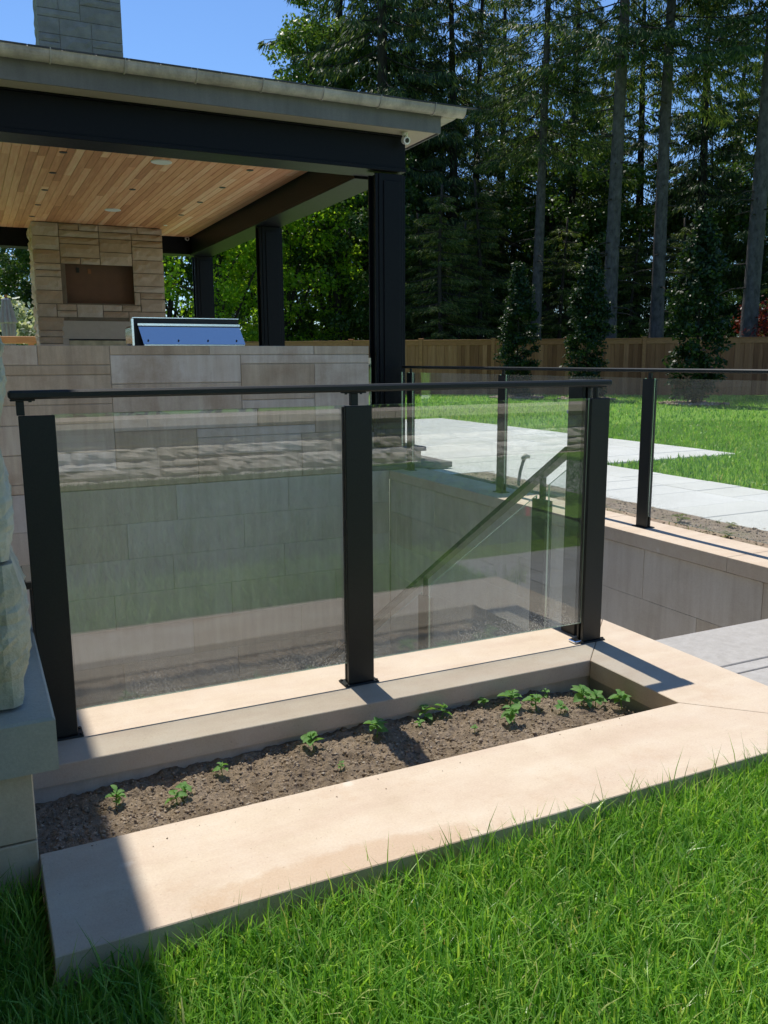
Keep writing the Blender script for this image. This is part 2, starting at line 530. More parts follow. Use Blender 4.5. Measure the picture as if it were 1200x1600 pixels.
def leaf(name, stops, trans=0.4, rough=0.5, patch=0.0, tint=(1.3, 1.25, 0.6)):
    M = Mat(name)
    ri = M.n('ShaderNodeNewGeometry').outputs['Random Per Island']
    col = M.ramp(ri, stops)
    if patch:
        tc = M.n('ShaderNodeTexCoord').outputs['Object']
        col = M.mix(patch, col, M.ramp(M.noise(tc, 1.7, 4, 0.6), [(0.35, (0.28, 0.36, 0.28)), (0.65, (0.78, 0.72, 0.5))]), 'OVERLAY')
    b = M.bsdf(col, rough, 0, None, 0.35)
    tcol = M.mix(1.0, col, (*tint, 1), 'MULTIPLY')
    t = M.n('ShaderNodeBsdfTranslucent', {'Color': tcol}).outputs[0]
    return M.done(M.n('ShaderNodeMixShader', {0: trans, 1: b, 2: t}).outputs[0])

MAT['grass'] = leaf('grass_blade', [(0.0, (0.095, 0.25, 0.04)), (0.45, (0.18, 0.40, 0.065)), (0.8, (0.29, 0.52, 0.10)), (0.95, (0.42, 0.58, 0.18)), (1.0, (0.52, 0.50, 0.28))], 0.45, 0.32, 0.3)
MAT['grass_rear_dimmed'] = leaf('rear_grass_blade_dimmed', [(0.0, (0.05, 0.145, 0.045)), (0.5, (0.095, 0.235, 0.07)), (1.0, (0.16, 0.31, 0.105))], 0.35, 0.4, 0.3)  # same lawn, blade colour darkened so its mirror image in the glass is dimmer
MAT['spruce'] = leaf('spruce_needles', [(0.0, (0.018, 0.042, 0.016)), (0.5, (0.042, 0.085, 0.028)), (0.8, (0.095, 0.15, 0.045)), (1.0, (0.20, 0.24, 0.085))], 0.42, 0.5)
MAT['hemlock'] = leaf('hemlock_sprays', [(0.0, (0.03, 0.065, 0.016)), (0.6, (0.09, 0.14, 0.035)), (1.0, (0.20, 0.23, 0.08))], 0.45, 0.5)
MAT['maple'] = leaf('maple_leaves', [(0.0, (0.12, 0.24, 0.016)), (0.5, (0.20, 0.36, 0.025)), (1.0, (0.30, 0.46, 0.04))], 0.68, 0.4)
MAT['maple_dull'] = leaf('tall_maple_leaves', [(0.0, (0.05, 0.11, 0.018)), (0.5, (0.09, 0.17, 0.03)), (1.0, (0.16, 0.25, 0.05))], 0.5, 0.4)
MAT['beech'] = leaf('beech_leaves', [(0.0, (0.025, 0.06, 0.012)), (0.5, (0.045, 0.095, 0.016)), (1.0, (0.08, 0.14, 0.025))], 0.4, 0.4)
MAT['hornbeam'] = leaf('hornbeam_leaves', [(0.0, (0.010, 0.026, 0.009)), (0.5, (0.018, 0.042, 0.012)), (1.0, (0.032, 0.065, 0.018))], 0.3, 0.45)
MAT['red_leaf'] = leaf('red_leaves', [(0.0, (0.07, 0.012, 0.010)), (1.0, (0.16, 0.028, 0.02))], 0.45, 0.45, 0, (1.2, 0.9, 0.8))
MAT['pale_leaf'] = leaf('variegated_leaves', [(0.0, (0.10, 0.16, 0.06)), (0.5, (0.35, 0.40, 0.28)), (1.0, (0.70, 0.72, 0.60))], 0.3, 0.45)
MAT['seedling'] = leaf('seedling_leaf', [(0.0, (0.15, 0.34, 0.08)), (1.0, (0.25, 0.46, 0.13))], 0.4, 0.6)
MAT['weed'] = leaf('weed_leaf', [(0.0, (0.10, 0.16, 0.03)), (1.0, (0.25, 0.28, 0.07))], 0.35, 0.5)

def bark_mat(name, c1, c2):
    M = Mat(name)
    co = M.coord((7, 7, 4.0))
    g = M.noise(co, 1.0, 6, 0.7)
    col = M.ramp(g, [(0.32, c1), (0.68, c2)])
    return M.done(M.bsdf(col, 0.9, 0, M.bump(g, 0.9, 0.05), 0.2))
MAT['bark'] = bark_mat('spruce_bark', (0.04, 0.037, 0.038), (0.12, 0.11, 0.112))
MAT['bark_dark'] = bark_mat('dark_bark', (0.022, 0.019, 0.017), (0.055, 0.047, 0.041))

def soil_mat():
    M = Mat('garden_soil')
    co = M.coord()
    a = M.noise(co, 9, 6, 0.7); b = M.noise(co, 70, 4, 0.75)
    col = M.ramp(a, [(0.3, (0.22, 0.165, 0.115)), (0.7, (0.44, 0.345, 0.255))])
    col = M.mix(0.6, col, M.ramp(b, [(0.25, (0.2, 0.2, 0.2)), (0.75, (0.85, 0.8, 0.75))]), 'OVERLAY')
    return M.done(M.bsdf(col, 0.95, 0, M.bump(M.math('ADD', a, b), 1.0, 0.012), 0.1))
MAT['soil'] = soil_mat()
def clod_mat():
    M = Mat('soil_clods')
    ri = M.n('ShaderNodeNewGeometry').outputs['Random Per Island']
    col = M.ramp(ri, [(0.0, (0.19, 0.14, 0.098)), (0.6, (0.38, 0.295, 0.215)), (0.97, (0.50, 0.395, 0.295)), (1.0, (0.58, 0.50, 0.40))])
    return M.done(M.bsdf(col, 0.95, 0, None, 0.1))
MAT['clod'] = clod_mat()
MAT['dry_dirt'] = stone('dry_dirt', (0.22, 0.165, 0.115), (0.36, 0.285, 0.21), 0, 9.0, 0, 70, 1.0, (0.16, 0.16, 0.07), 0.5, 0.95, 5.0)
def turf_mat(name, c1, c2):
    M = Mat(name)
    co = M.coord()
    a = M.noise(co, 0.7, 5, 0.6); b = M.noise(co, 45, 4, 0.7)
    col = M.ramp(a, [(0.3, c1), (0.7, c2)])
    col = M.mix(0.6, col, M.ramp(b, [(0.25, (0.18, 0.2, 0.15)), (0.75, (0.8, 0.8, 0.7))]), 'OVERLAY')
    return M.done(M.bsdf(col, 0.9, 0, M.bump(b, 0.8, 0.03), 0.1))
MAT['turf'] = turf_mat('turf', (0.15, 0.30, 0.04), (0.22, 0.39, 0.06))
MAT['turf_rear_dimmed'] = turf_mat('rear_turf_dimmed', (0.085, 0.185, 0.05), (0.125, 0.245, 0.07))  # turf under those blades, darkened too to dim the mirrored lawn

# ================================================================== GROUND
NEAR_Z, FAR_Z = -0.07, -0.05
N_, B_ = NEAR_Z, FAR_Z
def quad(x0, x1, y0, y1, z): return [(x0, y0, z), (x1, y0, z), (x1, y1, z), (x0, y1, z)]
N2_ = -0.094                                   # the lawn falls a little towards the house
def lawn_z(x): return np.interp(x, [-0.15, 0.95], [N2_, N_])
def strip(x0, x1, y0, y1):
    z0, z1 = float(lawn_z(x0)), float(lawn_z(x1))
    return [(x0, y0, z0), (x1, y0, z1), (x1, y1, z1), (x0, y1, z0)]
V = []
for (a, b) in ((-150, -0.15), (-0.15, 0.95), (0.95, 4.1)):
    V += strip(a, b, -150, 0.45)
for (a, b) in ((-150, -0.15), (-0.15, 0.95), (0.95, 4.1)):
    V += strip(a, b, 0.45, 0.68)
for (a, b) in ((-150, -0.15), (-0.15, 0.95), (0.95, 2.475)):
    V += strip(a, b, 0.68, 1.64)
V += strip(-150, -0.15, 1.64, 2.6) + strip(-0.15, 0.0605, 1.64, 2.6) + quad(-150, -2.5, 2.6, 8.02, N2_)
V += quad(4.1, 300, -150, 8.02, B_) + quad(-150, 300, 8.02, 400, B_)
V += [(4.1, -150, N_), (4.1, 0.68, N_), (4.1, 0.68, B_), (4.1, -150, B_), (-150, 8.02, N2_), (-2.5, 8.02, N2_), (-2.5, 8.02, B_), (-150, 8.02, B_), (2.475, 0.68, -0.3), (4.1, 0.68, -0.3), (4.1, 0.68, N_), (2.475, 0.68, N_)]
F = [tuple(range(4 * k, 4 * k + 4)) for k in range(len(V) // 4)]
gnd = tag(obj('ground', V, F, MAT['turf']), kind='structure')
gnd.data.materials.append(MAT['turf_rear_dimmed'])
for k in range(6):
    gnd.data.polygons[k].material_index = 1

# grass ------------------------------------------------------------
def blades(n, xs, ys, z, hmin, hmax, w, lean, segs=3, wind=0.0):
    """n curved blades as triangles, numpy only"""
    yaw = rng.uniform(0, 2 * np.pi, n)
    h = rng.uniform(hmin, hmax, n) * (0.75 + 0.5 * rng.random(n) ** 2)
    ln = h * np.clip(rng.normal(lean, lean * 0.6, n), 0.02, 1.4)
    wd = w * rng.uniform(0.6, 1.3, n)
    dx, dy = np.cos(yaw), np.sin(yaw)
    sx, sy = -dy, dx
    tw = rng.uniform(-0.9, 0.9, n)
    sx, sy = sx * np.cos(tw) + dx * np.sin(tw), sy * np.cos(tw) + dy * np.sin(tw)
    rows = []
    for k in range(segs):
        t = k / segs
        px = xs + dx * ln * t ** 2; py = ys + dy * ln * t ** 2
        pz = z + h * (t - 0.22 * (ln / h) * t ** 2.5)
        ww = wd * (1 - 0.65 * t ** 1.5) * 0.5
        rows.append((np.stack([px - sx * ww, py - sy * ww, pz], 1), np.stack([px + sx * ww, py + sy * ww, pz], 1)))
    tip = np.stack([xs + dx * ln, ys + dy * ln, z + h * (1 - 0.22 * (ln / h))], 1)
    stride = 2 * segs + 1
    V = np.empty((n, stride, 3))
    for k, (a, b) in enumerate(rows):
        V[:, 2 * k] = a; V[:, 2 * k + 1] = b
    V[:, -1] = tip
    tri = []
    for k in range(segs - 1):
        tri += [(2 * k, 2 * k + 1, 2 * k + 3), (2 * k, 2 * k + 3, 2 * k + 2)]
    tri.append((2 * segs - 2, 2 * segs - 1, 2 * segs))
    T = np.array(tri)
    Fq = (np.arange(n)[:, None, None] * stride + T[None]).reshape(-1, 3)
    return V.reshape(-1, 3), Fq

def cat_mesh(parts):
    Vs, Fs, o = [], [], 0
    for v, f in parts:
        Vs.append(v); Fs.append(f + o); o += len(v)
    return np.concatenate(Vs), np.concatenate(Fs)

def scatter(n, x0, x1, y0, y1, keep=None):
    x = rng.uniform(x0, x1, n); y = rng.uniform(y0, y1, n)
    if keep is not None:
        k = keep(x, y); x, y = x[k], y[k]
    return x, y

near_keep = lambda x, y: ~((y > 1.606) & (x > 0.045)) & ~((y > 1.985) & (x < 0.08)) & ~((x > 2.47) & (y > 0.7))
P = []
x, y = scatter(62000, -0.35, 2.75, 0.72, 2.0, near_keep)
P.append(blades(len(x), x, y, lawn_z(x), 0.05, 0.10, 0.0050, 0.5))
x, y = scatter(26000, -0.35, 2.75, 0.72, 2.0, near_keep)
P.append(blades(len(x), x, y, lawn_z(x), 0.03, 0.06, 0.0040, 0.8))
# long uncut blades along the kerb
x = rng.uniform(0.07, 2.7, 620); y = 1.600 - np.abs(rng.normal(0, 0.05, 620))
P.append(blades(620, x, y, lawn_z(x), 0.08, 0.165, 0.0034, 0.35))
x = rng.uniform(-0.3, 0.10, 260); y = 1.96 - np.abs(rng.normal(0, 0.12, 260)); k = near_keep(x, y); x, y = x[k], y[k]
P.append(blades(len(x), x, y, lawn_z(x), 0.09, 0.17, 0.0042, 0.35))
v, f = cat_mesh(P)
tag(obj('lawn_grass', v, f, MAT['grass']), 'bright green uncut lawn grass in front of the stone kerb', 'grass', kind='stuff')
# lawn behind the viewer, colour darkened to dim its reflection in the glass; the two mix over half a metre
rest = lambda x, y: near_keep(x, y) & ~((x > -0.35) & (x < 2.75) & (y > 0.72)) & ~((x > 3.9) & (y > -0.2))
x, y = scatter(120000, -0.6, 6.6, -3.4, 1.6, rest)
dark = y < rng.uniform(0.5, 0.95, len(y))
tag(obj('dimmed_rear_lawn_grass', *blades(int(dark.sum()), x[dark], y[dark], lawn_z(x[dark]), 0.045, 0.085, 0.0055, 0.5, 2), MAT['grass_rear_dimmed']), 'lawn grass behind the viewer, coloured darker to dim its reflection in the glass panels', 'grass', kind='stuff')
lt = ~dark
tag(obj('side_lawn_grass', *blades(int(lt.sum()), x[lt], y[lt], lawn_z(x[lt]), 0.045, 0.085, 0.0055, 0.5, 2), MAT['grass']), 'bright lawn grass at the sides of the foreground', 'grass', kind='stuff')

PAVED = [(4.90, 6.42, -4.0, 7.62), (4.36, 8.62, 7.60, 15.12)]
def far_keep(x, y):
    k = np.ones(len(x), bool)
    for a, b, c, d in PAVED:
        k &= ~((x > a - 0.02) & (x < b + 0.02) & (y > c - 0.02) & (y < d + 0.02))
    k &= ~((x < 4.95) & (y < 7.7))
    k &= ~((x < 4.8) & (y < 17))
    # stay on this side of the fence
    k &= ((x - 8.89) * 0.588 + (y - 29.03) * 0.809) < -0.1
    return k
P = []
x, y = scatter(46000, 6.3, 13.0, 4.0, 12.0, far_keep)
P.append(blades(len(x), x, y, FAR_Z, 0.045, 0.09, 0.011, 0.5, 2))
x, y = scatter(52000, 4.8, 24.0, 3.0, 30.0, far_keep)
P.append(blades(len(x), x, y, FAR_Z, 0.05, 0.10, 0.022, 0.5, 2))
v, f = cat_mesh(P)
tag(obj('far_lawn_grass', v, f, MAT['grass']), 'mown green lawn beyond the paving, running up to the fence', 'grass', kind='stuff')

# ================================================================== SUNKEN COURT, STAIRS
box('sunken_floor', -2.5, 3.95, 2.4, 8.05, -3.1, -2.9, MAT['concrete'])['kind'] = 'structure'

# stone kerbed planter on the front wall -----------------------------------
pl = thing('stone_planter', 'long low planter of pale limestone slabs in front of the glass railing', 'planter', (1.27, 2.25, -0.3))
X0, X1 = 0.062, 2.482
obj('kerb_slab', *slab_poly([(X0, 1.624), (X1 - 0.0006, 1.624), (2.0865, 2.0185), (X0, 2.0185)], -0.07, 0.0, 0.0022), MAT['coping'], pl)
obj('end_slab', *slab_poly([(X1, 1.626), (X1, 2.876), (2.088, 2.4805), (2.088, 2.0200)], -0.07, 0.0, 0.0022), MAT['coping'], pl)
obj('coping_slab', *slab_poly([(-0.6, 2.482), (2.0865, 2.482), (X1 - 0.002, 2.878), (-0.6, 2.878)], -0.062, 0.0, 0.0022), MAT['coping'], pl)
box('kerb_base', X0 + 0.001, 2.47, 1.634, 2.008, -0.4, -0.071, MAT['pier_base'], pl)
box('end_base', 2.100, 2.47, 2.009, 2.50, -0.4, -0.071, MAT['concrete'], pl)
box('back_wall', -0.6, 2.47, 2.501, 2.865, -2.895, -0.063, MAT['sawn'], pl)

# planter soil
nx, ny = 420, 104
V = []; F = []
for j in range(ny + 1):
    for i in range(nx + 1):
        xx = X0 - 0.06 + (2.115 - X0) * i / nx; yy = 1.995 + (2.52 - 1.995) * j / ny
        t = (yy - 1.995) / 0.525
        zz = -0.086 - 0.028 * min(1.0, max(0.0, (0.85 - xx) / 0.6)) * min(1.0, max(0.0, (t - 0.35) / 0.4)) - 0.035 * max(0.0, (xx - 1.80) / 0.25) * (0.3 + 0.7 * t)
        zz += 0.012 * noise.noise((xx * 7, yy * 7, 1)) + 0.012 * noise.noise((xx * 19, yy * 19, 3)) + 0.009 * noise.noise((xx * 48, yy * 48, 5)) + 0.0045 * noise.noise((xx * 120, yy * 120, 7))
        V.append((xx, yy, zz))
for j in range(ny):
    for i in range(nx):
        a = j * (nx + 1) + i
        F.append((a, a + 1, a + nx + 2, a + nx + 1))
tag(obj('planter_soil', V, F, MAT['soil'], None, True), 'brown crumbly soil filling the stone planter', 'soil', kind='stuff')
SOILV = V
def soil_z(x, y):
    i = int(min(nx, max(0, (x - X0 + 0.06) / (2.115 - X0) * nx))); j = int(min(ny, max(0, (y - 1.995) / 0.525 * ny)))
    return SOILV[j * (nx + 1) + i][2]

OCT = np.array([(1, 0, 0), (-1, 0, 0), (0, 1, 0), (0, -1, 0), (0, 0, 1), (0, 0, -1)], float)
OCF = np.array([(0, 2, 4), (2, 1, 4), (1, 3, 4), (3, 0, 4), (2, 0, 5), (1, 2, 5), (3, 1, 5), (0, 3, 5)])
def clods(pts, smin, smax):
    n = len(pts)
    s = smin + (smax - smin) * rng.random(n) ** 3
    P = OCT[None] * s[:, None, None] * rng.uniform(0.55, 1.25, (n, 6, 1)) + rng.normal(0, 0.18, (n, 6, 3)) * s[:, None, None]
    a = rng.uniform(0, 6.28, n); c, q = np.cos(a)[:, None], np.sin(a)[:, None]
    P = np.stack([P[..., 0] * c - P[..., 1] * q, P[..., 0] * q + P[..., 1] * c, P[..., 2] * 0.8], -1)
    return (P + np.asarray(pts)[:, None]).reshape(-1, 3), (np.arange(n)[:, None, None] * 6 + OCF[None]).reshape(-1, 3)
pts = []
for _ in range(9000):
    xx, yy = random.uniform(0.08, 2.07), random.uniform(2.02, 2.48)
    pts.append((xx, yy, soil_z(xx, yy) + 0.001))
v, f = clods(pts, 0.0015, 0.009)
tag(obj('soil_clods', v, f, MAT['clod']), 'small clods and grit lying on the planter soil', 'soil', kind='stuff')

pts = [(random.uniform(0.15, 2.0), 2.012 - abs(random.gauss(0, 0.05)), 0.0012) for _ in range(60)] + [(random.gauss(0.55, 0.1), random.gauss(1.87, 0.03), 0.0012) for _ in range(8)]
v, f = clods(pts, 0.0006, 0.0028)
tag(obj('soil_crumbs', v, f, MAT['clod']), 'crumbs of soil spilled on the pale kerb', 'soil', kind='stuff')

# stairs down to the court ---------------------------------------------------
st = thing('stone_staircase', 'stone stairs going down between the planter and the retaining wall', 'stairs', (3.2, 2.9, -2.9))
for k in range(15):
    zt = -0.15 - 0.18 * (k + 1)
    y0 = 2.885 + 0.27 * k
    if zt < -2.85: break
    box('step', 2.485, 3.925, y0 + 0.002, y0 + 0.272, zt - 0.18, zt, MAT['landing'], st, 0.006)
pr = []
zn = lambda yy: -0.15 - 0.664 * (yy - 2.885)
poly = [(2.880, -2.895), (6.9, -2.895), (6.9, zn(6.9) - 0.02), (2.880, -0.09)]
V = [(2.16, a, b) for a, b in poly] + [(2.475, a, b) for a, b in poly]
F = [(3, 2, 1, 0), (4, 5, 6, 7), (0, 1, 5, 4), (1, 2, 6, 5), (2, 3, 7, 6), (3, 0, 4, 7)]
obj('stringer_wall', V, F, MAT['sawn'], st)

ld = obj('stair_landing', *cbox(2.47, 3.935, 0.68, 2.80, -0.30, -0.175, 0.004), MAT['concrete'])
ld['kind'] = 'structure'
box('nosing_slab', 2.486, 3.925, 2.492, 2.884, -0.173, -0.15, MAT['landing'], ld, 0.004)
box('border_strip', 2.486, 3.925, 2.408, 2.484, -0.173, -0.151, MAT['landing'], ld, 0.003)
yy = 2.402
r = 0
while yy > 0.75:
    xx = 2.486 + (0.0 if r % 2 else -0.0)
    ws = [0.46, 0.62, 0.355] if r % 2 else [0.62, 0.36, 0.455]
    for w in ws:
        box('paver', xx + 0.003, xx + w - 0.003, yy - 0.30, yy - 0.004, -0.173, -0.1505, MAT['landing'], ld, 0.003)
        xx += w
    yy -= 0.304; r += 1

# retaining wall on the far side of the stairs -------------------------------
rw = thing('retaining_wall', 'grey sawn stone retaining wall with pale coping beside the stairs', 'wall', (4.1, 4.5, -2.9))
box('wall_core', 3.962, 4.33, 0.5, 8.04, -2.895, -0.095, MAT['mortar'], rw)
mp = face_minus_x(3.955)
zc = -0.097
row = 0
while zc > -1.75:
    yv = 8.0 - (0.0 if row % 2 else 0.45)
    first = True
    yy = 8.0
    edges = [8.0]
    e = 8.0 - (0.95 if row % 2 == 0 else 0.48)
    while e > 0.55:
        edges.append(e); e -= 0.95
    edges.append(0.52)
    for a, b in zip(edges[:-1], edges[1:]):
        obj('block', *block(mp, -a + 0.0015, -b - 0.0015, zc - 0.3392, zc - 0.0008, -0.004, 0.004 + random.uniform(-0.0006, 0.0006), 0.0015), MAT['sawn'], rw)
    zc -= 0.34; row += 1
ys = [0.5, 1.55, 2.75, 3.5, 4.82, 6.05, 7.25, 8.0]
for a, b in zip(ys[:-1], ys[1:]):
    obj('coping_slab', *slab_poly([(3.934, a + 0.0015), (4.345, a + 0.0015), (4.345, b - 0.0015), (3.934, b - 0.0015)], -0.09, 0.0, 0.003), MAT['coping'], rw)

# dirt strip between coping and path
nx2, ny2 = 26, 220
DV = []; F = []
for j in range(ny2 + 1):
    for i in range(nx2 + 1):
        xx = 4.30 + 0.66 * i / nx2; yy = 0.5 + 7.2 * j / ny2
        zz = -0.034 + 0.008 * noise.noise((xx * 8, yy * 8, 9)) + 0.006 * noise.noise((xx * 25, yy * 25, 2))
        DV.append((xx, yy, zz))
for j in range(ny2):
    for i in range(nx2):
        a = j * (nx2 + 1) + i
        F.append((a, a + 1, a + nx2 + 2, a + nx2 + 1))
tag(obj('dirt_strip', DV, F, MAT['dry_dirt'], None, True), kind='structure')
pts = [(random.uniform(4.36, 4.9), random.uniform(2.5, 7.6), -0.032) for _ in range(2600)]
v, f = clods(pts, 0.003, 0.013)
tag(obj('dirt_clods', v, f, MAT['dry_dirt']), 'gravel and clods on the bare strip beside the path', 'soil', kind='stuff')
x = rng.uniform(4.42, 4.86, 420); y = rng.uniform(3.0, 7.6, 420)
k = np.array([noise.noise((a * 2.0, b * 1.5, 4)) > 0.08 for a, b in zip(x, y)])
v, f = blades(int(k.sum()), x[k], y[k], -0.055, 0.03, 0.08, 0.01, 0.8, 2)
tag(obj('sparse_weed_grass', v, f, MAT['weed']), 'sparse weedy grass on the bare strip beside the path', 'grass', kind='stuff')

# flagstone path and patio -----------------------------------------------------
pv = obj('patio', *merge([prism([(4.88, -4.0), (6.44, -4.0), (6.44, 7.60), (4.88, 7.60)], -0.12, -0.048), prism([(4.35, 7.605), (8.64, 7.605), (8.64, 15.14), (4.35, 15.14)], -0.12, -0.047)]), MAT['ledge'])
pv['kind'] = 'structure'
rp = random.Random(5)
def flags(x0, x1, y0, y1, ux, uy, hs, wr):
    for (a0, a1, b0, b1) in ashlar(x1 - x0, y1 - y0, ux, uy, hs, wr, rnd=rp):
        g = 0.003
        q = [(x0 + a0 + g, y0 + b0 + g), (x0 + a1 - g, y0 + b0 + g), (x0 + a1 - g, y0 + b1 - g), (x0 + a0 + g, y0 + b1 - g)]
        q = [(a + rp.uniform(-0.003, 0.003), b + rp.uniform(-0.003, 0.003)) for a, b in q]
        obj('paver', *slab_poly(q, -0.05, -0.03 + rp.uniform(-0.002, 0.002), 0.004), MAT['paver'], pv)
flags(4.90, 6.42, 0.0, 7.60, 0.19, 0.2, [2, 3, 2], (3, 5))
flags(4.36, 8.62, 7.62, 15.12, 0.213, 0.25, [2, 2, 3], (3, 5))

# ================================================================== HOUSE CORNER at the left
hs = thing('house_corner', 'rough stone house corner with a projecting ledge beside the railing', 'house', (-0.5, 2.6, -0.3))
box('wall_core', -6.0, 0.015, 2.09, 5.0, -0.4, 4.40, MAT['mortar'], hs)
box('sky_blocking_wall', -6.0, -0.8, -6.0, 2.085, -0.4, 4.40, MAT['mortar'], hs)  # unseen wall, extended past the viewer to block sky and darken the corner
box('eave', -6.2, 0.355, -6.2, 5.12, 4.405, 4.62, MAT['soffit'], hs, 0.01)  # unseen eave known by its shadow, run on behind the viewer to block sky
def rockbox(x0, x1, y0, y1, z0, z1, amp, seed, d=0.013, k_first=False):
    """block rough on its front and right faces, with a broken arris"""
    nx_, ny_, nz_ = max(2, int((x1 - x0) / d)), max(2, int((y1 - y0) / d)), max(2, int((z1 - z0) / d))
    V = []; F = []
    def disp(p, nrm, e):
        q = Vector(p)
        k = (0.55 if k_first else 0.0) + 0.8 * noise.noise(q * 6.0 + Vector((seed, 0, 0))) + 0.9 * (0.5 - abs(noise.noise(q * 13 + Vector((0, seed, 0))))) + 0.45 * (0.4 - abs(noise.noise(q * 31))) + 0.25 * noise.noise(q * 70)
        return amp * (0.35 + 0.9 * k) * min(1.0, 0.25 + e * 2.2)
    # one strip that wraps round: along x on the front, then along y on the right side
    cols = [(x0 + (x1 - x0) * i / nx_, y0, (0, -1)) for i in range(nx_)]
    cols += [(x1, y0, (0.7, -0.7))]
    cols += [(x1, y0 + (y1 - y0) * i / ny_, (1, 0)) for i in range(1, ny_ + 1)]
    for j in range(nz_ + 1):
        t = j / nz_
        for (cx, cyy, nn) in cols:
            zz = z0 + (z1 - z0) * t
            e = min(t, 1 - t)
            d_ = disp((cx, cyy, zz), nn, e)
            if nn == (0.7, -0.7):
                d_ = d_ * 0.8 - 0.008
            V.append((cx + nn[0] * d_, cyy + nn[1] * d_, zz))
    W = len(cols)
    for j in range(nz_):
        for i in range(W - 1):
            F.append((j * W + i, j * W + i + 1, (j + 1) * W + i + 1, (j + 1) * W + i))
    # top and bottom caps
    c0 = len(V); V.append((x0, y1, z1)); V.append((x0, y1, z0))
    for i in range(W - 1):
        F.append((nz_ * W + i, nz_ * W + i + 1, c0)); F.append((i + 1, i, c0 + 1))
    return V, F
zc = 0.362
for k, hh in enumerate((0.345, 0.265, 0.33, 0.30, 0.28)):
    xw = (-0.40, -0.28, -0.46, -0.3, -0.42)[k]
    yw = (2.75, 2.5, 2.9, 2.55, 2.8)[k]
    obj('stone', *rockbox(xw + 0.004, 0.048, 2.045, yw, zc + 0.004, zc + hh - 0.004, 0.026, k * 3.1 + 1, k_first=(k == 0)), MAT['rock_pale'], hs, False)
    obj('stone', *rock(face_minus_y(2.06), -0.9, xw - 0.004, zc + 0.004, zc + hh - 0.004, -0.03, 0.012, 0.025, 14, 8, k + 2.0), MAT['rock_pale'], hs)
    obj('stone', *rock(face_plus_x(0.03), yw + 0.006, yw + 0.2, zc + 0.004, zc + hh - 0.004, -0.02, 0.012, 0.02, 14, 8, k + 12.0), MAT['rock_pale'], hs)
    zc += hh
obj('ledge', *slab_poly([(-0.9, 1.965), (0.117, 1.965), (0.117, 2.86), (0.0, 2.86), (-0.9, 2.86)], 0.230, 0.356, 0.006), MAT['ledge'], hs)
obj('base_block', *cbox(-0.9, 0.060, 2.0, 2.9, -0.4, 0.046, 0.003), MAT['pier_base'], hs)
obj('base_block', *cbox(-0.9, 0.0605, 2.0005, 2.9, 0.050, 0.228, 0.003), MAT['pier_base'], hs)

# ================================================================== PAVILION
KW = thing('kitchen_wall', 'grey ashlar counter wall of the pavilion rising behind the glass', 'wall', (1.8, 8.1, -2.9))
box('wall_core', -1.5, 3.695, 8.012, 8.30, -0.001, 1.283, MAT['mortar'], KW)
box('wall_core', -2.5, 3.943, 8.013, 8.30, -2.895, -0.002, MAT['mortar'], KW)
mp = face_minus_y(8.010)
ra = random.Random(21)
for (a0, a1, b0, b1) in ashlar(5.25, 1.29, 0.15, 0.086, [2, 3, 2, 1, 4, 3], (4, 9), rnd=ra):
    a0, a1 = a0 - 1.54, a1 - 1.54
    obj('block', *block(mp, a0 + 0.003, a1 - 0.003, b0 + 0.003, b1 - 0.003, -0.004, 0.008 + ra.uniform(-0.0015, 0.002), 0.004), MAT['ashlar'], KW)
zc = -0.003; row = 0
while zc > -1.9:
    e = 3.94
    edges = [e]; e -= (0.55 if row % 2 else 1.1)
    e -= ra.uniform(-0.1, 0.1)
    while e > -2.0:
        edges.append(e); e -= 1.12
    edges.append(-2.45)
    for b, a in zip(edges[:-1], edges[1:]):
        obj('block', *block(mp, a + 0.002, b - 0.002, zc - 0.335, zc - 0.001, -0.004, 0.004 + ra.uniform(-0.0006, 0.0006), 0.002), MAT['sawn'], KW)
    zc -= 0.336; row += 1

# stone steps up to the pavilion floor, beside the column
for (x1_, y1_, zt, th, lab) in ((4.715, 9.6, 0.045, 0.06, 'lowest wide rock edged stone step beside the pavilion column'), (4.39, 9.4, 0.226, 0.045, 'upper rock edged stone step at the foot of the pavilion column')):
    s_ = thing('stone_step', lab, 'step', (4.2, 8.6, -0.03))
    obj('tread', *rock(face_minus_y(8.02), 3.72, x1_, zt - th, zt, -1.4, 0.0, 0.012, 16, 3, x1_ * 7), MAT['rock_grey'], s_)
    box('riser', 3.722, x1_ - 0.04, 8.06, 9.3, zt - th - 0.135 if zt > 0.1 else -0.045, zt - th - 0.001, MAT['rock_warm'], s_)

pav = thing('pavilion', 'open black steel pavilion with cedar ceiling and low slate roof', 'pavilion', (1.0, 12.0, -0.05))
box('floor', -2.6, 4.17, 8.31, 16.6, -0.04, 0.38, MAT['paver'], pav)
def column(xc, yc):
    c_ = box('column', xc - 0.135, xc + 0.135, yc, yc + 0.20, 0.0, 3.010, MAT['beam'], pav, 0.004)
    box('flange', xc - 0.085, xc + 0.10, yc - 0.014, yc - 0.001, 0.0, 2.94, MAT['beam'], c_, 0.003)
    for s in (-1, 1):
        for (a, b) in ((0.012, 0.036), (0.164, 0.188)):
            box('flange', xc + s * 0.153 - 0.0175, xc + s * 0.153 + 0.0175, yc + a, yc + b, 0.0, 3.009, MAT['beam'], c_, 0.003)
for yc in (8.15, 11.98, 15.82):
    column(4.04, yc)
    column(-2.2, yc)
def ibeam_x(y0, y1, x0, x1):
    b_ = box('beam', x0, x1, y0 + 0.02, y1 - 0.02, 3.075, 3.372, MAT['beam'], pav)
    box('flange', x0, x1, y0, y1, 3.036, 3.074, MAT['beam'], b_, 0.003)
    box('flange', x0, x1, y0, y1, 3.373, 3.39, MAT['beam'], b_, 0.003)
ibeam_x(8.15, 8.52, -2.4, 4.215)
ibeam_x(15.85, 16.22, -2.4, 4.215)
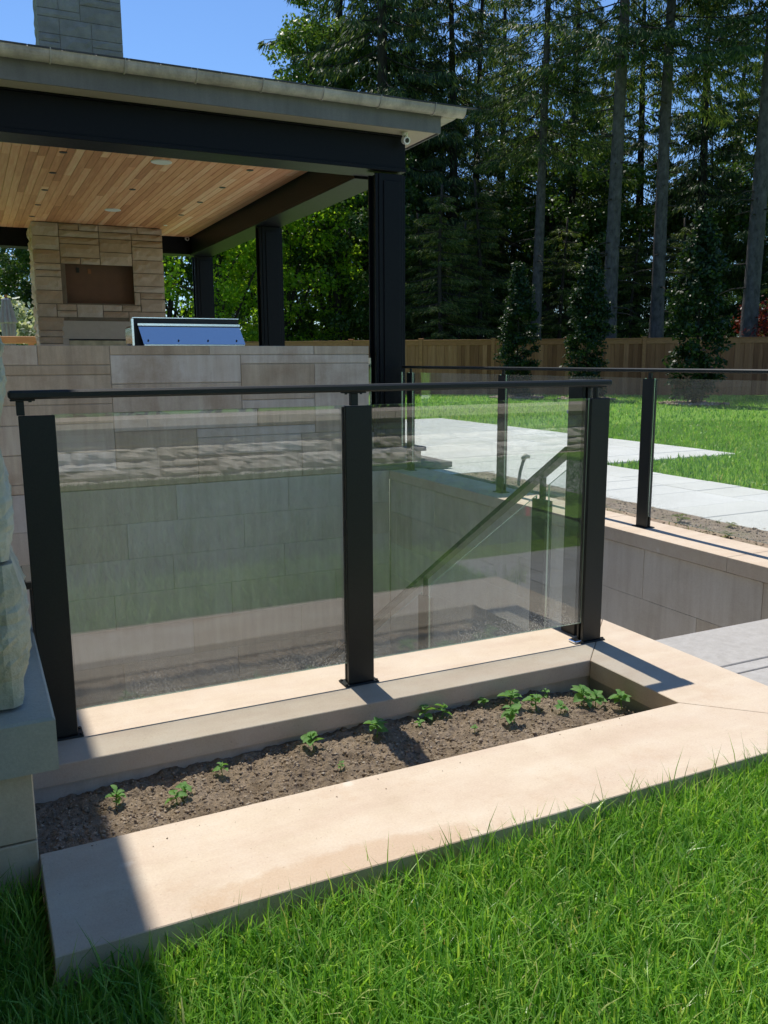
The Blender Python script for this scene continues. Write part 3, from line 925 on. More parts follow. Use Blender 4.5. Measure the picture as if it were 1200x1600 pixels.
for xc in (3.995, -2.2):
    b_ = box('beam', xc - 0.165, xc + 0.165, 8.523, 15.848, 3.05, 3.368, MAT['beam'], pav)
    box('flange', xc - 0.195, xc + 0.195, 8.523, 15.848, 3.012, 3.049, MAT['beam'], b_, 0.003)

# cedar ceiling: planks along the depth of the pavilion, butted end to end
ceil = box('ceiling', -2.0, 3.828, 8.524, 15.846, 3.352, 3.37, MAT['fence'], pav)
rc = random.Random(3)
xx = -1.0
while xx < 3.80:
    w = 0.089
    yy = 8.53
    while yy < 15.84:
        ln = rc.choice([1.2, 1.8, 2.4, 3.0, 3.6])
        if yy == 8.53: ln *= rc.uniform(0.3, 1)
        y1_ = min(15.84, yy + ln)
        if 15.84 - y1_ < 0.4: y1_ = 15.84
        obj('plank', *block(lambda a, b, n: (a, b, 3.338 - n), xx + 0.0015, xx + w - 0.0015, yy + 0.001, y1_ - 0.001, -0.012, 0.006, 0.004), MAT['cedar'], ceil)
        yy = y1_
    xx += w
def disc(cx, cy_, z, r, th, sides=24):
    return tube([(cx, cy_, z + 0.012), (cx, cy_, z + 0.002), (cx, cy_, z - th * 0.6), (cx, cy_, z - th)], [r, r, r, r * 0.92], sides)
for (cx, cy_) in ((2.14, 10.07), (2.12, 13.46)):
    obj('ceiling_speaker', *disc(cx, cy_, 3.329, 0.115, 0.008), MAT['white_plastic'], pav)
for (cx, cy_) in ((1.11, 10.05), (1.10, 11.16), (1.10, 12.29), (1.10, 13.46), (1.09, 14.54), (2.12, 11.79), (3.16, 10.07), (3.14, 11.19), (3.13, 12.33), (3.13, 13.5)):
    obj('recessed_light', *disc(cx, cy_, 3.330, 0.042, 0.004, 14), MAT['black_plastic'], pav)
obj('recessed_light', *disc(3.12, 14.6, 3.330, 0.03, 0.006, 14), MAT['white_plastic'], pav)

# eaves: soffit, fascia, gutter sections, roof
box('soffit', -2.9, 4.455, 7.905, 16.5, 3.392, 3.41, MAT['soffit'], pav)
box('fascia', -2.9, 4.47, 7.885, 7.904, 3.376, 3.56, MAT['fascia'], pav)
box('fascia', 4.456, 4.474, 7.905, 16.52, 3.378, 3.56, MAT['fascia'], pav)
def gutter(xa, xb, last=False):
    prof = []
    for k in range(9):
        a = math.pi * (k / 8.0)
        prof.append((7.812 - 0.072 * math.cos(a) * 1.0 + 0.0, 3.592 - 0.078 * math.sin(a)))
    prof = [(7.884, 3.60)] + [(7.811 - 0.073 * math.cos(math.pi - math.pi * k / 10.0) * 1.0, 3.592 - 0.070 * math.sin(math.pi * k / 10.0)) for k in range(0, 11)] + [(7.734, 3.600), (7.739, 3.606), (7.749, 3.604), (7.750, 3.596)]
    V = []; F = []
    n = len(prof)
    for xq in (xa, xb):
        for (yy, zz) in prof:
            V.append((xq, yy, zz))
    for k in range(n - 1):
        F.append((k, n + k, n + k + 1, k + 1))
    F.append(tuple(range(n))); F.append(tuple(range(2 * n - 1, n - 1, -1)))
    return V, F
jx = [-2.9, -2.35, -1.75, -1.16, -0.57, 0.20, 0.81, 1.39, 1.99, 2.58, 3.16, 3.74, 4.33, 4.68]
for a, b in zip(jx[:-1], jx[1:]):
    g_ = obj('gutter_section', *gutter(a + 0.002, b - 0.002), MAT['gutter'], pav, False)
    if b < 4.6:
        prof_y = [(7.811 - 0.076 * math.cos(math.pi - math.pi * k / 10.0), 3.592 - 0.074 * math.sin(math.pi * k / 10.0)) for k in range(1, 11)] + [(7.735, 3.614)]
        obj('strap', *tube([(b, p, q) for p, q in prof_y], 0.007, 6), MAT['gutter'], g_)
box('side_gutter', 4.476, 4.66, 7.886, 16.5, 3.53, 3.60, MAT['gutter'], pav, 0.02)
# hip roof with slate courses along the front slope
ex0, ex1, ey0, ey1, ez = -3.0, 4.64, 7.76, 16.62, 3.606
rx = (ex1 - ex0) / 2; sl = 0.22
cx_ = (ex0 + ex1) / 2
rz = ez + rx * sl
V = [(ex0, ey0, ez), (ex1, ey0, ez), (ex1, ey1, ez), (ex0, ey1, ez), (cx_, ey0 + rx, rz), (cx_, ey1 - rx, rz),
     (ex0, ey0, ez - 0.02), (ex1, ey0, ez - 0.02), (ex1, ey1, ez - 0.02), (ex0, ey1, ez - 0.02)]
F = [(0, 1, 4), (1, 2, 5, 4), (2, 3, 5), (3, 0, 4, 5), (6, 7, 1, 0), (7, 8, 2, 1), (8, 9, 3, 2), (9, 6, 0, 3), (9, 8, 7, 6)]
roof = obj('roof', V, F, MAT['slate'], pav)
xx = ex0
while xx < ex1 - 0.1:
    w = 0.26
    V = []
    for (a, b, c) in ((xx + 0.004, ey0 - 0.03, 0.004), (xx + w - 0.004, ey0 - 0.03, 0.004), (xx + w - 0.004, ey0 + 0.35, 0.012), (xx + 0.004, ey0 + 0.35, 0.012)):
        V.append((a, b, ez + (b - ey0) * sl + c))
    V += [(a, b, c + 0.012) for a, b, c in V[:4]]
    obj('slate', V, [(3, 2, 1, 0), (4, 5, 6, 7), (0, 1, 5, 4), (1, 2, 6, 5), (2, 3, 7, 6), (3, 0, 4, 7)], MAT['slate'], roof)
    xx += w

# stone fireplace under the roof, with its chimney -----------------------------
fp = thing('stone_fireplace', 'tall warm stone fireplace with an empty television recess under the pavilion roof', 'fireplace', (2.1, 15.4, 0.38))
FX0, FX1 = 1.09, 3.14
box('core', FX0 + 0.03, FX1 - 0.03, 15.20, 15.82, 0.38, 3.335, MAT['mortar_dark'], fp)
for (x0_, x1_, z0_, z1_) in ((FX0 + 0.03, 1.565, 0.38, 3.335), (2.665, FX1 - 0.03, 0.38, 3.335), (1.57, 2.66, 2.745, 3.335), (1.57, 2.66, 0.38, 2.085)):
    box('core', x0_, x1_, 15.012, 15.198, z0_, z1_, MAT['mortar_dark'], fp)
mp = face_minus_y(15.01)
rf = random.Random(9)
# courses on a 0.0525 grid; recess and surround left open
for (a0, a1, b0, b1) in ashlar(2.05, 2.94, 0.1025, 0.105, [1, 2, 1, 2, 2], (3, 6), holes=((0.46, 1.57, 1.68, 2.36), (0.36, 1.47, 0.0, 1.42)), rnd=rf):
    a0, a1, b0, b1 = a0 + FX0, a1 + FX0, b0 + 0.385, b1 + 0.385
    obj('stone', *rock(mp, a0 + 0.006, a1 - 0.006, b0 + 0.006, b1 - 0.006, -0.003, 0.022, 0.024, 7, 3, a0 * 13 + b0 * 7), MAT['rock_warm'], fp)
mpl = lambda a, b, n: (FX0 + 0.03 - n, -a, b)
for (a0, a1, b0, b1) in ashlar(0.8, 2.94, 0.2, 0.105, [1, 2, 2], (1, 2), rnd=rf):
    obj('stone', *rock(mpl, -15.81 + a0 + 0.004, -15.81 + a1 - 0.004, b0 + 0.389, b1 + 0.381, -0.003, 0.006, 0.04, 5, 4, a0 * 13 + b0 * 5), MAT['rock_warm'], fp)
tvp = box('television_recess', 1.572, 2.658, 15.17, 15.198, 2.09, 2.742, MAT['tv_panel'], fp)
box('outlet', 1.75, 1.80, 15.160, 15.169, 2.58, 2.66, MAT['black_plastic'], tvp, 0.002)
box('outlet', 1.93, 1.985, 15.163, 15.169, 2.57, 2.645, MAT['fence'], tvp, 0.002)
obj('surround', *merge([cbox(1.455, 2.555, 14.985, 15.011, 1.51, 1.80, 0.003), cbox(1.455, 1.548, 14.985, 15.011, 0.4, 1.508, 0.003), cbox(2.502, 2.555, 14.985, 15.011, 0.4, 1.508, 0.003)]), MAT['surround'], fp)
box('firebox', 1.55, 2.50, 14.997, 15.011, 0.6, 1.485, MAT['firebox'], fp)
box('lintel_bar', 1.55, 2.50, 14.99, 15.011, 1.487, 1.507, MAT['black_plastic'], fp)
ch = box('chimney', 1.47, 2.67, 15.24, 15.90, 3.42, 8.0, MAT['mortar'], fp)
for (mp_, W_, off) in ((face_minus_y(15.238), 1.28, 1.43), (face_minus_x(1.468), 0.7, -15.92), (face_plus_x(2.672), 0.7, 15.22)):
    for (a0, a1, b0, b1) in ashlar(W_, 3.6, 0.16 if W_ > 1 else 0.175, 0.12, [1, 2, 2, 1], (2, 4) if W_ > 1 else (1, 3), rnd=rf):
        obj('stone', *rock(mp_, off + a0 + 0.004, off + a1 - 0.004, 4.4 + b0 + 0.004, 4.4 + b1 - 0.004, -0.003, 0.018, 0.02, 5, 3, a0 * 11 + b0 * 3), MAT['rock_grey'], ch)

# built in grill on the counter, seen from the back ------------------------------
gr = thing('grill', 'stainless built in grill with raised hood back on the counter wall', 'grill', (1.98, 8.7, 1.29))
GX0, GX1 = 1.455, 2.475
V = [(GX0 + 0.035, 8.36, 1.50), (GX1 - 0.005, 8.36, 1.50), (GX1 + 0.028, 8.30, 1.300), (GX0 + 0.065, 8.30, 1.300),
     (GX0 + 0.035, 8.39, 1.50), (GX1 - 0.005, 8.39, 1.50), (GX1 + 0.028, 8.36, 1.300), (GX0 + 0.065, 8.36, 1.300)]
# sloping back panel of the lid: leans away from the viewer so it mirrors the sky
V = [(GX0 + 0.065, 8.305, 1.305), (GX1 + 0.03, 8.305, 1.305), (GX1 - 0.005, 8.385, 1.475), (GX0 + 0.035, 8.385, 1.475),
     (GX0 + 0.065, 8.34, 1.305), (GX1 + 0.03, 8.34, 1.305), (GX1 - 0.005, 8.42, 1.475), (GX0 + 0.035, 8.42, 1.475)]
BF = [(0, 1, 2, 3), (7, 6, 5, 4), (0, 4, 5, 1), (1, 5, 6, 2), (2, 6, 7, 3), (3, 7, 4, 0)]
lid = obj('lid_panel', V, BF, MAT['stainless'], gr)
for k in range(4):
    xx = GX0 + 0.11 + k * 0.285
    obj('bolt', *tube([(xx, 8.322, 1.345), (xx, 8.308, 1.339)], 0.007, 10), MAT['black_plastic'], lid)
box('lid_lip', GX0 + 0.03, GX1, 8.372, 8.43, 1.477, 1.503, MAT['stainless'], gr)
box('hood_back', GX0 + 0.006, GX1 + 0.002, 8.44, 8.47, 1.292, 1.548, MAT['black_plastic'], gr)
box('hood_rim', GX0 - 0.004, GX1 + 0.006, 8.43, 8.48, 1.549, 1.562, MAT['stainless'], gr)
box('hood_rim', GX0 - 0.016, GX0 + 0.005, 8.43, 8.48, 1.292, 1.548, MAT['stainless'], gr)
box('firebox_body', GX0 + 0.02, GX1, 8.485, 9.05, 1.30, 1.49, MAT['stainless'], gr, 0.02)
box('base_trim', GX0 + 0.07, GX1 + 0.025, 8.31, 8.43, 1.291, 1.3035, MAT['stainless'], gr)
box('counter', -1.5, 3.69, 8.305, 9.1, 1.23, 1.288, MAT['ashlar'], KW)

def security_camera(loc, label, r):
    s_ = thing('security_camera', label, 'camera', loc)
    x_, y_, z_ = loc
    obj('mount', *tube([(x_, y_, z_), (x_, y_, z_ - 0.03)], r * 0.8, 14), MAT['white_plastic'], s_)
    obj('housing', *tube([(x_, y_ + r * 0.6, z_ - 0.03 - r), (x_, y_ + 0.3 * r, z_ - 0.03 - r), (x_, y_ - r * 1.2, z_ - 0.045 - r), (x_, y_ - r * 1.3, z_ - 0.046 - r)], [r * 0.8, r, r, r * 0.85], 16), MAT['white_plastic'], s_)
    obj('lens', *tube([(x_, y_ - r * 1.28, z_ - 0.046 - r), (x_, y_ - r * 1.42, z_ - 0.048 - r)], [r * 0.62, r * 0.55], 14), MAT['black_plastic'], s_)
security_camera((4.155, 8.06, 3.392), 'small white security camera under the eave at the pavilion corner', 0.038)
security_camera((3.74, 15.78, 3.37), 'small security camera inside the pavilion on the far beam', 0.035)

# ================================================================== RAILINGS
def pane(name, quad, nrm, th, parent, mats=('glass', 'glass_edge')):
    """a sheet of glass: quad of 4 corners, thickness along nrm; rim gets the edge material"""
    n = Vector(nrm) * th * 0.5
    A = [Vector(q) - n for q in quad]; B = [Vector(q) + n for q in quad]
    V = [tuple(p) for p in A + B]
    F = [(0, 1, 2, 3), (7, 6, 5, 4)] + [((i + 1) % 4, i, 4 + i, 4 + (i + 1) % 4) for i in range(4)]
    o = obj(name, V, F, MAT[mats[0]], parent)
    o.data.materials.append(MAT[mats[1]])
    for k in range(2, 6):
        o.data.polygons[k].material_index = 1
    return o

def screw(x, y, z, r, parent, h=0.004):
    return obj('screw', *tube([(x, y, z), (x, y, z - h)], r, 8), MAT['steel'], parent)

fr = thing('glass_railing', 'black steel railing with two clear glass panels on the planter coping', 'railing', (1.2, 2.68, 0.0))
def post_x(x0, x1, neck, parent, yc=2.680, ztop=0.999, zrail=1.046):
    """flat post whose wide face looks along y: front and back plates round a glass slot"""
    p_ = box('post', x0, x1, yc - 0.024, yc - 0.008, 0.0065, ztop, MAT['steel'], parent, 0.002)
    box('back_plate', x0 + 0.003, x1 - 0.003, yc + 0.008, yc + 0.020, 0.0065, ztop - 0.004, MAT['steel'], p_, 0.002)
    box('spacer', x0 + 0.022, x1 - 0.022, yc - 0.0075, yc + 0.0075, 0.0065, ztop - 0.002, MAT['steel'], p_, 0.001)
    box('base_plate', x0 - 0.016, x1 + 0.016, yc - 0.036, yc + 0.036, 0.0005, 0.006, MAT['steel'], p_, 0.002)
    for bx_ in (x0 - 0.009, x1 + 0.009):
        for by_ in (yc - 0.024, yc + 0.024):
            obj('bolt', *tube([(bx_, by_, 0.0062), (bx_, by_, 0.0105)], 0.0055, 6), MAT['steel'], p_)
    box('neck', neck[0], neck[1], yc - 0.010, yc + 0.010, ztop + 0.0005, zrail - 0.0055, MAT['steel'], p_, 0.001)
    xm = (neck[0] + neck[1]) / 2
    sa = box('saddle', max(xm - 0.041, 0.104), xm + 0.041, yc - 0.018, yc + 0.018, zrail - 0.005, zrail - 0.0005, MAT['steel'], p_, 0.001)
    for dx in (-0.028, 0.028):
        if xm + dx > 0.11:
            screw(xm + dx, yc, zrail - 0.005, 0.005, p_)
    return p_
post_x(0.122, 0.221, (0.119, 0.141), fr)
post_x(1.142, 1.242, (1.170, 1.196), fr)
post_x(2.190, 2.283, (2.222, 2.232), fr)
box('handrail', 0.100, 2.290, 2.652, 2.712, 1.046, 1.071, MAT['steel'], fr, 0.006)
box('rail_return', 2.214, 2.262, 2.7125, 2.842, 1.047, 1.070, MAT['steel'], fr, 0.006)
for (a, b) in ((0.214, 1.150), (1.235, 2.197)):
    pane('glass_panel', [(a, 2.68, 0.080), (b, 2.68, 0.080), (b, 2.68, 1.0), (a, 2.68, 1.0)], (0, 1, 0), 0.010, fr)
# little clip of the corner post
box('clip', 2.150, 2.186, 2.655, 2.70, 0.001, 0.012, MAT['stainless'], fr, 0.003)

# sloping railing of the stairs
sr = thing('stair_railing', 'sloping black handrail with glass going down the stairs', 'railing', (2.36, 4.0, -0.6))
RS = -0.664
hz = lambda yy: 0.816 + RS * (yy - 2.785)
SX = 2.238
def post_y(xc, y0, y1, z0, ztop, zneck, parent):
    p_ = box('post', xc - 0.022, xc - 0.006, y0, y1, z0, ztop, MAT['steel'], parent, 0.002)
    box('back_plate', xc + 0.006, xc + 0.022, y0 + 0.003, y1 - 0.003, z0, ztop - 0.003, MAT['steel'], p_, 0.002)
    ym = (y0 + y1) / 2
    box('spacer', xc - 0.0055, xc + 0.0055, y0 + 0.022, y1 - 0.022, z0, ztop - 0.002, MAT['steel'], p_, 0.001)
    if zneck > ztop:
        box('neck', xc - 0.009, xc + 0.009, ym - 0.013, ym + 0.013, ztop + 0.0005, zneck, MAT['steel'], p_, 0.001)
    return p_
post_y(SX, 2.745, 2.835, 0.001, 1.045, 1.0, sr)
for yc in (3.02, 4.09, 5.16, 6.2):
    post_y(SX, yc - 0.048, yc + 0.048, zn(yc) - 0.05, hz(yc + 0.048) - 0.085, hz(yc) - 0.018, sr)
    V = []
ya, yb = 2.837, 6.40
V = []
for (yy, dz) in ((ya, 0), (yb, 0)):
    for (dx, dzz) in ((-0.028, -0.013), (0.028, -0.013), (0.028, 0.013), (-0.028, 0.013)):
        V.append((SX + dx, yy, hz(yy) + dzz))
obj('handrail', V, [(3, 2, 1, 0), (4, 5, 6, 7), (0, 1, 5, 4), (1, 2, 6, 5), (2, 3, 7, 6), (3, 0, 4, 7)], MAT['steel'], sr)
for a, b in ((2.84, 2.975), (3.065, 4.045), (4.135, 5.115), (5.205, 6.155)):
    pane('glass_panel', [(SX, a, zn(a) + 0.06), (SX, b, zn(b) + 0.06), (SX, b, hz(b) - 0.075), (SX, a, hz(a) - 0.075)], (1, 0, 0), 0.009, sr)

# railing on the retaining wall
br = thing('glass_railing', 'long black railing with glass on the retaining wall coping', 'railing', (4.14, 4.5, 0.0))
posts = [7.90, 6.19, 4.425, 2.66, 0.9]
for yc in posts:
    p_ = post_y(4.14, yc - 0.05, yc + 0.05, 0.0065, 1.015, 1.058, br)
    box('base_plate', 4.095, 4.185, yc - 0.066, yc + 0.066, 0.0005, 0.006, MAT['steel'], p_, 0.002)
box('handrail', 4.112, 4.168, 0.80, 8.06, 1.060, 1.086, MAT['steel'], br, 0.006)
for a, b in zip(posts[1:], posts[:-1]):
    pane('glass_panel', [(4.14, a + 0.043, 0.08), (4.14, b - 0.043, 0.08), (4.14, b - 0.043, 1.02), (4.14, a + 0.043, 1.02)], (1, 0, 0), 0.010, br)
pane('glass_panel', [(4.14, 7.945, 0.08), (4.14, 8.10, 0.08), (4.14, 8.10, 1.02), (4.14, 7.945, 1.02)], (1, 0, 0), 0.010, br)

gg = thing('glass_guard', 'narrow glass guard panel between the counter wall and the column', 'guard', (3.77, 8.2, 0.38))
pane('glass_panel', [(3.722, 8.2, 0.40), (3.822, 8.2, 0.40), (3.822, 8.2, 1.17), (3.722, 8.2, 1.17)], (0, 1, 0), 0.010, gg)
box('bar', 3.70, 3.824, 8.209, 8.225, 1.085, 1.10, MAT['steel'], gg, 0.002)

# end of a wall handrail just visible beside the left post
wh = thing('wall_handrail', 'stub of a dark handrail behind the leftmost black post', 'handrail', (0.15, 3.5, 0.0))
box('rail', 0.125, 0.172, 3.22, 3.5, 0.345, 0.375, MAT['steel'], wh, 0.004)
box('bracket', 0.140, 0.150, 3.24, 3.26, 0.10, 0.344, MAT['steel'], wh, 0.001)
box('bracket', 0.155, 0.160, 3.24, 3.26, 0.16, 0.3435, MAT['steel'], wh, 0.001)

# ================================================================== LOW GARDEN WALL behind the viewer (mirrored in the glass)
gw = thing('garden_wall', 'low rock faced garden wall with pale coping, mirrored in the railing glass', 'wall', (3.0, -3.6, -0.2))
box('wall_core', -4.0, 10.0, -3.95, -3.545, -0.3, 0.485, MAT['mortar'], gw)
mp = face_plus_y(-3.55)
rg = random.Random(17)
zc = -0.2
for hh in (0.165, 0.175, 0.14, 0.15):
    a = -10.0
    while a < 4.0:
        w = rg.uniform(0.4, 1.25)
        b = min(4.0, a + w)
        if rg.random() < 0.28 and hh > 0.145:
            obj('stone', *rock(mp, a + 0.004, b - 0.004, zc + 0.003, zc + hh * 0.48, -0.003, 0.012, 0.03, 14, 3, rg.uniform(0, 50)), MAT['rock_garden'], gw)
            obj('stone', *rock(mp, a + 0.004, b - 0.004, zc + hh * 0.52, zc + hh - 0.003, -0.003, 0.012, 0.03, 14, 3, rg.uniform(0, 50)), MAT['rock_garden'], gw)
        else:
            obj('stone', *rock(mp, a + 0.004, b - 0.004, zc + 0.003, zc + hh - 0.003, -0.003, 0.012, 0.04, 14, 6, rg.uniform(0, 50)), MAT['rock_garden'], gw)
        a = b
    zc += hh
for k in range(10):
    box('coping_slab', -4.0 + 1.4 * k + 0.002, -4.0 + 1.4 * (k + 1) - 0.002, -3.99, -3.42, 0.487, 0.578, MAT['coping'], gw, 0.005)

# ================================================================== PLANTS in the planter
def leaf_mesh(name, L, W, mat, fold=0.25, droop=0.3):
    V = []; F = []
    ts = (0.0, 0.25, 0.55, 0.82, 1.0); ws = (0.06, 0.85, 1.0, 0.6, 0.0)
    for t, w in zip(ts, ws):
        z = L * (0.12 * t - droop * t * t)
        V += [(L * t, -W * 0.5 * w, z + W * fold * w), (L * t, 0, z), (L * t, W * 0.5 * w, z + W * fold * w)]
    for k in range(4):
        a = 3 * k
        F += [(a, a + 3, a + 4, a + 1), (a + 1, a + 4, a + 5, a + 2)]
    return make_mesh(name, V, F, mat, True)
LEAF_A = leaf_mesh('leaf', 0.038, 0.027, MAT['seedling'])
LEAF_B = leaf_mesh('leaf', 0.028, 0.017, MAT['seedling'])
WEED_A = leaf_mesh('leaf', 0.05, 0.022, MAT['weed'])
def seedling(x, y, z, size, n, label, group, la=LEAF_A, lb=LEAF_B, mat='seedling', name='seedling', cat='seedling', hgt=0.045):
    r_ = thing(name, label, cat, (x, y, z), group)
    r_.rotation_euler = (random.uniform(-0.2, 0.2), random.uniform(-0.2, 0.2), random.uniform(0, 6.28))
    h = hgt * size
    V, F = tube([(0, 0, -0.015), (0.002, 0.001, h * 0.5), (0, 0.003, h)], [0.0018 * size, 0.0015 * size, 0.001 * size], 5)
    so = obj_me('stem', make_mesh('stem', V, F, MAT[mat]), r_, False)
    for k in range(n):
        t = 0.45 + 0.55 * k / max(1, n - 1)
        l_ = obj_me('leaf', la if k < n * 0.65 else lb, r_, False)
        l_.location = (0, 0.003 * t, h * t)
        s = size * random.uniform(0.75, 1.15) * (1.1 - 0.35 * t)
        l_.scale = (s, s, s)
        l_.rotation_euler = (random.uniform(-0.35, 0.35), random.uniform(-0.55, 0.1), k * 2.4 + random.uniform(-0.4, 0.4))
    return r_
G = 'seedlings in the planter'
SEED = [(0.285, 2.37, 1.15, 7, 'shaded seedling nearest the house corner in the planter soil'),
        (0.440, 2.27, 0.95, 6, 'lower of the two small seedlings by the pale kerb left of centre'),
        (0.468, 2.30, 0.95, 6, 'upper of the two small seedlings by the pale kerb left of centre'),
        (0.604, 2.39, 0.85, 6, 'small lone seedling below the middle of the left glass panel'),
        (0.905, 2.40, 1.25, 8, 'upright narrow seedling just left of the middle post shadow'),
        (0.934, 2.25, 0.55, 5, 'tiny sprout at the kerb edge below the upright seedling'),
        (1.130, 2.40, 1.35, 8, 'round leafy seedling touching the shadow of the middle post'),
        (1.340, 2.455, 1.15, 7, 'seedling just right of the middle post shadow, nearer the coping'),
        (1.400, 2.44, 1.0, 6, 'second seedling right of the middle post shadow'),
        (1.296, 2.39, 0.7, 5, 'small sprout right of the middle post shadow, nearer the kerb'),
        (1.585, 2.455, 0.8, 6, 'small seedling alone against the coping under the right glass panel'),
        (1.437, 2.28, 0.5, 5, 'tiny sprout at the kerb edge below the right glass panel'),
        (1.665, 2.41, 1.35, 8, 'big seedling at the left of the right hand cluster'),
        (1.600, 2.28, 1.35, 8, 'low broad seedling at the kerb edge in the right hand cluster'),
        (1.745, 2.355, 1.4, 8, 'tall pale seedling in the middle of the right hand cluster'),
        (1.800, 2.29, 0.9, 6, 'small seedling by the kerb right of the tall pale one'),
        (1.850, 2.44, 0.7, 4, 'thin sprout against the dark coping face near the planter corner'),
        (1.925, 2.33, 1.45, 9, 'large bushy seedling near the end of the planter'),
        (1.960, 2.40, 1.0, 6, 'seedling in the shade behind the large bushy one'),
        (1.985, 2.32, 1.2, 7, 'seedling between the bushy one and the last one'),
        (2.045, 2.25, 1.4, 8, 'last seedling at the right end of the planter')]
for (x_, y_, s_, n_, lab) in SEED:
    seedling(x_, y_, soil_z(x_, y_), s_ * 1.02, n_ + 1, lab, G)

# weeds on the bare strip
W_ = [(4.62, 4.55, 1.7, 'yellowish weed on the bare strip right of the middle back post'),
      (4.80, 4.25, 1.1, 'small weed at the path edge right of the back post'),
      (4.55, 5.35, 1.2, 'small weed on the bare strip behind the corner post'),
      (4.75, 3.75, 1.3, 'weed on the bare strip near the right edge of the picture'),
      (4.50, 4.0, 1.2, 'low weed beside the coping at the far right'),
      (4.55, 6.9, 1.3, 'weed at the far end of the bare strip near the pipe')]
for (x_, y_, s_, lab) in W_:
    seedling(x_, y_, -0.05, s_, 9, lab, 'weeds on the bare strip', WEED_A, WEED_A, 'weed', 'weed', 'weed', 0.04)

# bent pipe end
pp = thing('conduit_pipe', 'bent dark pipe end sticking out of the bare strip', 'pipe', (4.64, 6.63, -0.08))
obj('pipe', *tube([(4.63, 6.63, -0.10), (4.632, 6.63, 0.02), (4.645, 6.63, 0.10), (4.67, 6.63, 0.18), (4.695, 6.63, 0.235)], 0.016, 10), MAT['pipe'], pp, True)
obj('cap', *tube([(4.66, 6.62, 0.225), (4.70, 6.63, 0.245), (4.745, 6.63, 0.235)], [0.018, 0.026, 0.016], 10), MAT['ledge'], pp, True)

def flag(x, y, z, h, mat, label, w):
    f_ = thing('marker_flag', label, 'flag', (x, y, z))
    obj('wire', *tube([(x, y, z - 0.03), (x, y, z + h)], 0.0018, 6), MAT['stainless'], f_)
    n_ = 6
    V = []
    for k in range(n_ + 1):
        t = k / n_
        V += [(x + w * t * 0.9, y + 0.012 * math.sin(t * 5), z + h - 0.07 - 0.012 * t), (x + w * t * 0.9, y + 0.012 * math.sin(t * 5 + 0.6), z + h - 0.02 * t)]
    A = [(2 * k, 2 * k + 2, 2 * k + 3, 2 * k + 1) for k in range(n_)]
    V2 = [(a, b + 0.0012, c) for a, b, c in V]
    o_ = len(V)
    F = A + [tuple(i + o_ for i in reversed(q)) for q in A] + [(0, 1, o_ + 1, o_), (o_ - 1, o_ - 2, 2 * o_ - 2, 2 * o_ - 1)]
    F += [(2 * k, o_ + 2 * k, o_ + 2 * k + 2, 2 * k + 2) for k in range(n_)] + [(2 * k + 1, 2 * k + 3, o_ + 2 * k + 3, o_ + 2 * k + 1) for k in range(n_)]
    obj('pennant', V + V2, F, MAT[mat], f_)
flag(3.64, 0.24, NEAR_Z, 0.15, 'red', 'small red marker flag in the lawn, mirrored in the right glass panel', 0.05)
flag(10.44, 13.39, FAR_Z, 0.22, 'purple', 'small violet marker flag on the far lawn', 0.12)

# ================================================================== FENCE
fd = Vector((0.809, -0.588, 0)); fn = Vector((-0.588, -0.809, 0))   # along, towards the viewer
f0 = Vector((8.89, 29.03, 0))
fence = thing('timber_fence', 'brown board fence with capped posts along the back of the garden', 'fence', tuple(f0 + Vector((0, 0, FAR_Z))))
frot = math.atan2(fd.y, fd.x)
def fbox(name, a0, a1, n0, n1, z0, z1, mat, parent, c=0.004):
    V, F = cbox(a0, a1, -n1, -n0, z0, z1, c)
    ca, sa = math.cos(frot), math.sin(frot)
    W = [(f0.x + v[0] * ca - v[1] * sa, f0.y + v[0] * sa + v[1] * ca, v[2]) for v in V]
    return obj(name, W, F, mat, parent)
# local y axis = away from the viewer after rotation, so n (towards the viewer) is -y
sh = {}
def board(a, nn, w, z0, z1, mat, key, name='board'):
    if key not in sh:
        V, F = cbox(0, w, -0.011, 0.011, z0, z1, 0.003)
        sh[key] = make_mesh(name, V, F, MAT[mat])
    o = bpy.data.objects.new(name, sh[key])
    COL.objects.link(o)
    o.parent = fence
    p = f0 + fd * a + fn * nn
    o.location = (p.x - fence.location.x, p.y - fence.location.y, -FAR_Z)
    o.rotation_euler = (0, 0, frot)
PA = -15.6
while PA < 21.0:
    p_ = fbox('post', PA - 0.06, PA + 0.06, -0.06, 0.06, -0.3, 1.80, MAT['fence_rail'], fence)
    fbox('cap', PA - 0.085, PA + 0.085, -0.085, 0.085, 1.801, 1.83, MAT['fence_rail'], p_, 0.012)
    fbox('rail', PA + 0.062, PA + 2.338, -0.02, 0.035, 1.60, 1.75, MAT['fence_rail'], fence)
    fbox('rail', PA + 0.062, PA + 2.338, -0.05, 0.055, 1.752, 1.785, MAT['fence_rail'], fence)
    a = PA + 0.064
    k = 0
    while a < PA + 2.33:
        board(a, -0.008 if k % 2 else 0.016, 0.150, FAR_Z + 0.03, 1.598, 'fence', 'b')
        a += 0.1425; k += 1
    PA += 2.4

# ================================================================== TREES
def at(u, d):
    """ground point d metres ahead of the viewer, u pixels across"""
    k = (u - 600.0) / 1326.72
    f2 = Vector((math.sin(YAW), math.cos(YAW))); r2 = Vector((math.cos(YAW), -math.sin(YAW)))
    p = f2 * d + r2 * (k * d)
    return p.x, p.y

def tris_from(base, dirv, wid, L, W):
    """elongated kite sprays as two triangles each (4 verts)"""
    n = len(base)
    V = np.empty((n, 4, 3))
    V[:, 0] = base
    V[:, 1] = base + dirv * (L * 0.45)[:, None] + wid * (W * 0.5)[:, None]
    V[:, 2] = base + dirv * L[:, None]
    V[:, 3] = base + dirv * (L * 0.45)[:, None] - wid * (W * 0.5)[:, None]
    F = np.arange(n)[:, None] * 4 + np.array([[0, 1, 2, 3]])
    return V.reshape(-1, 3), F

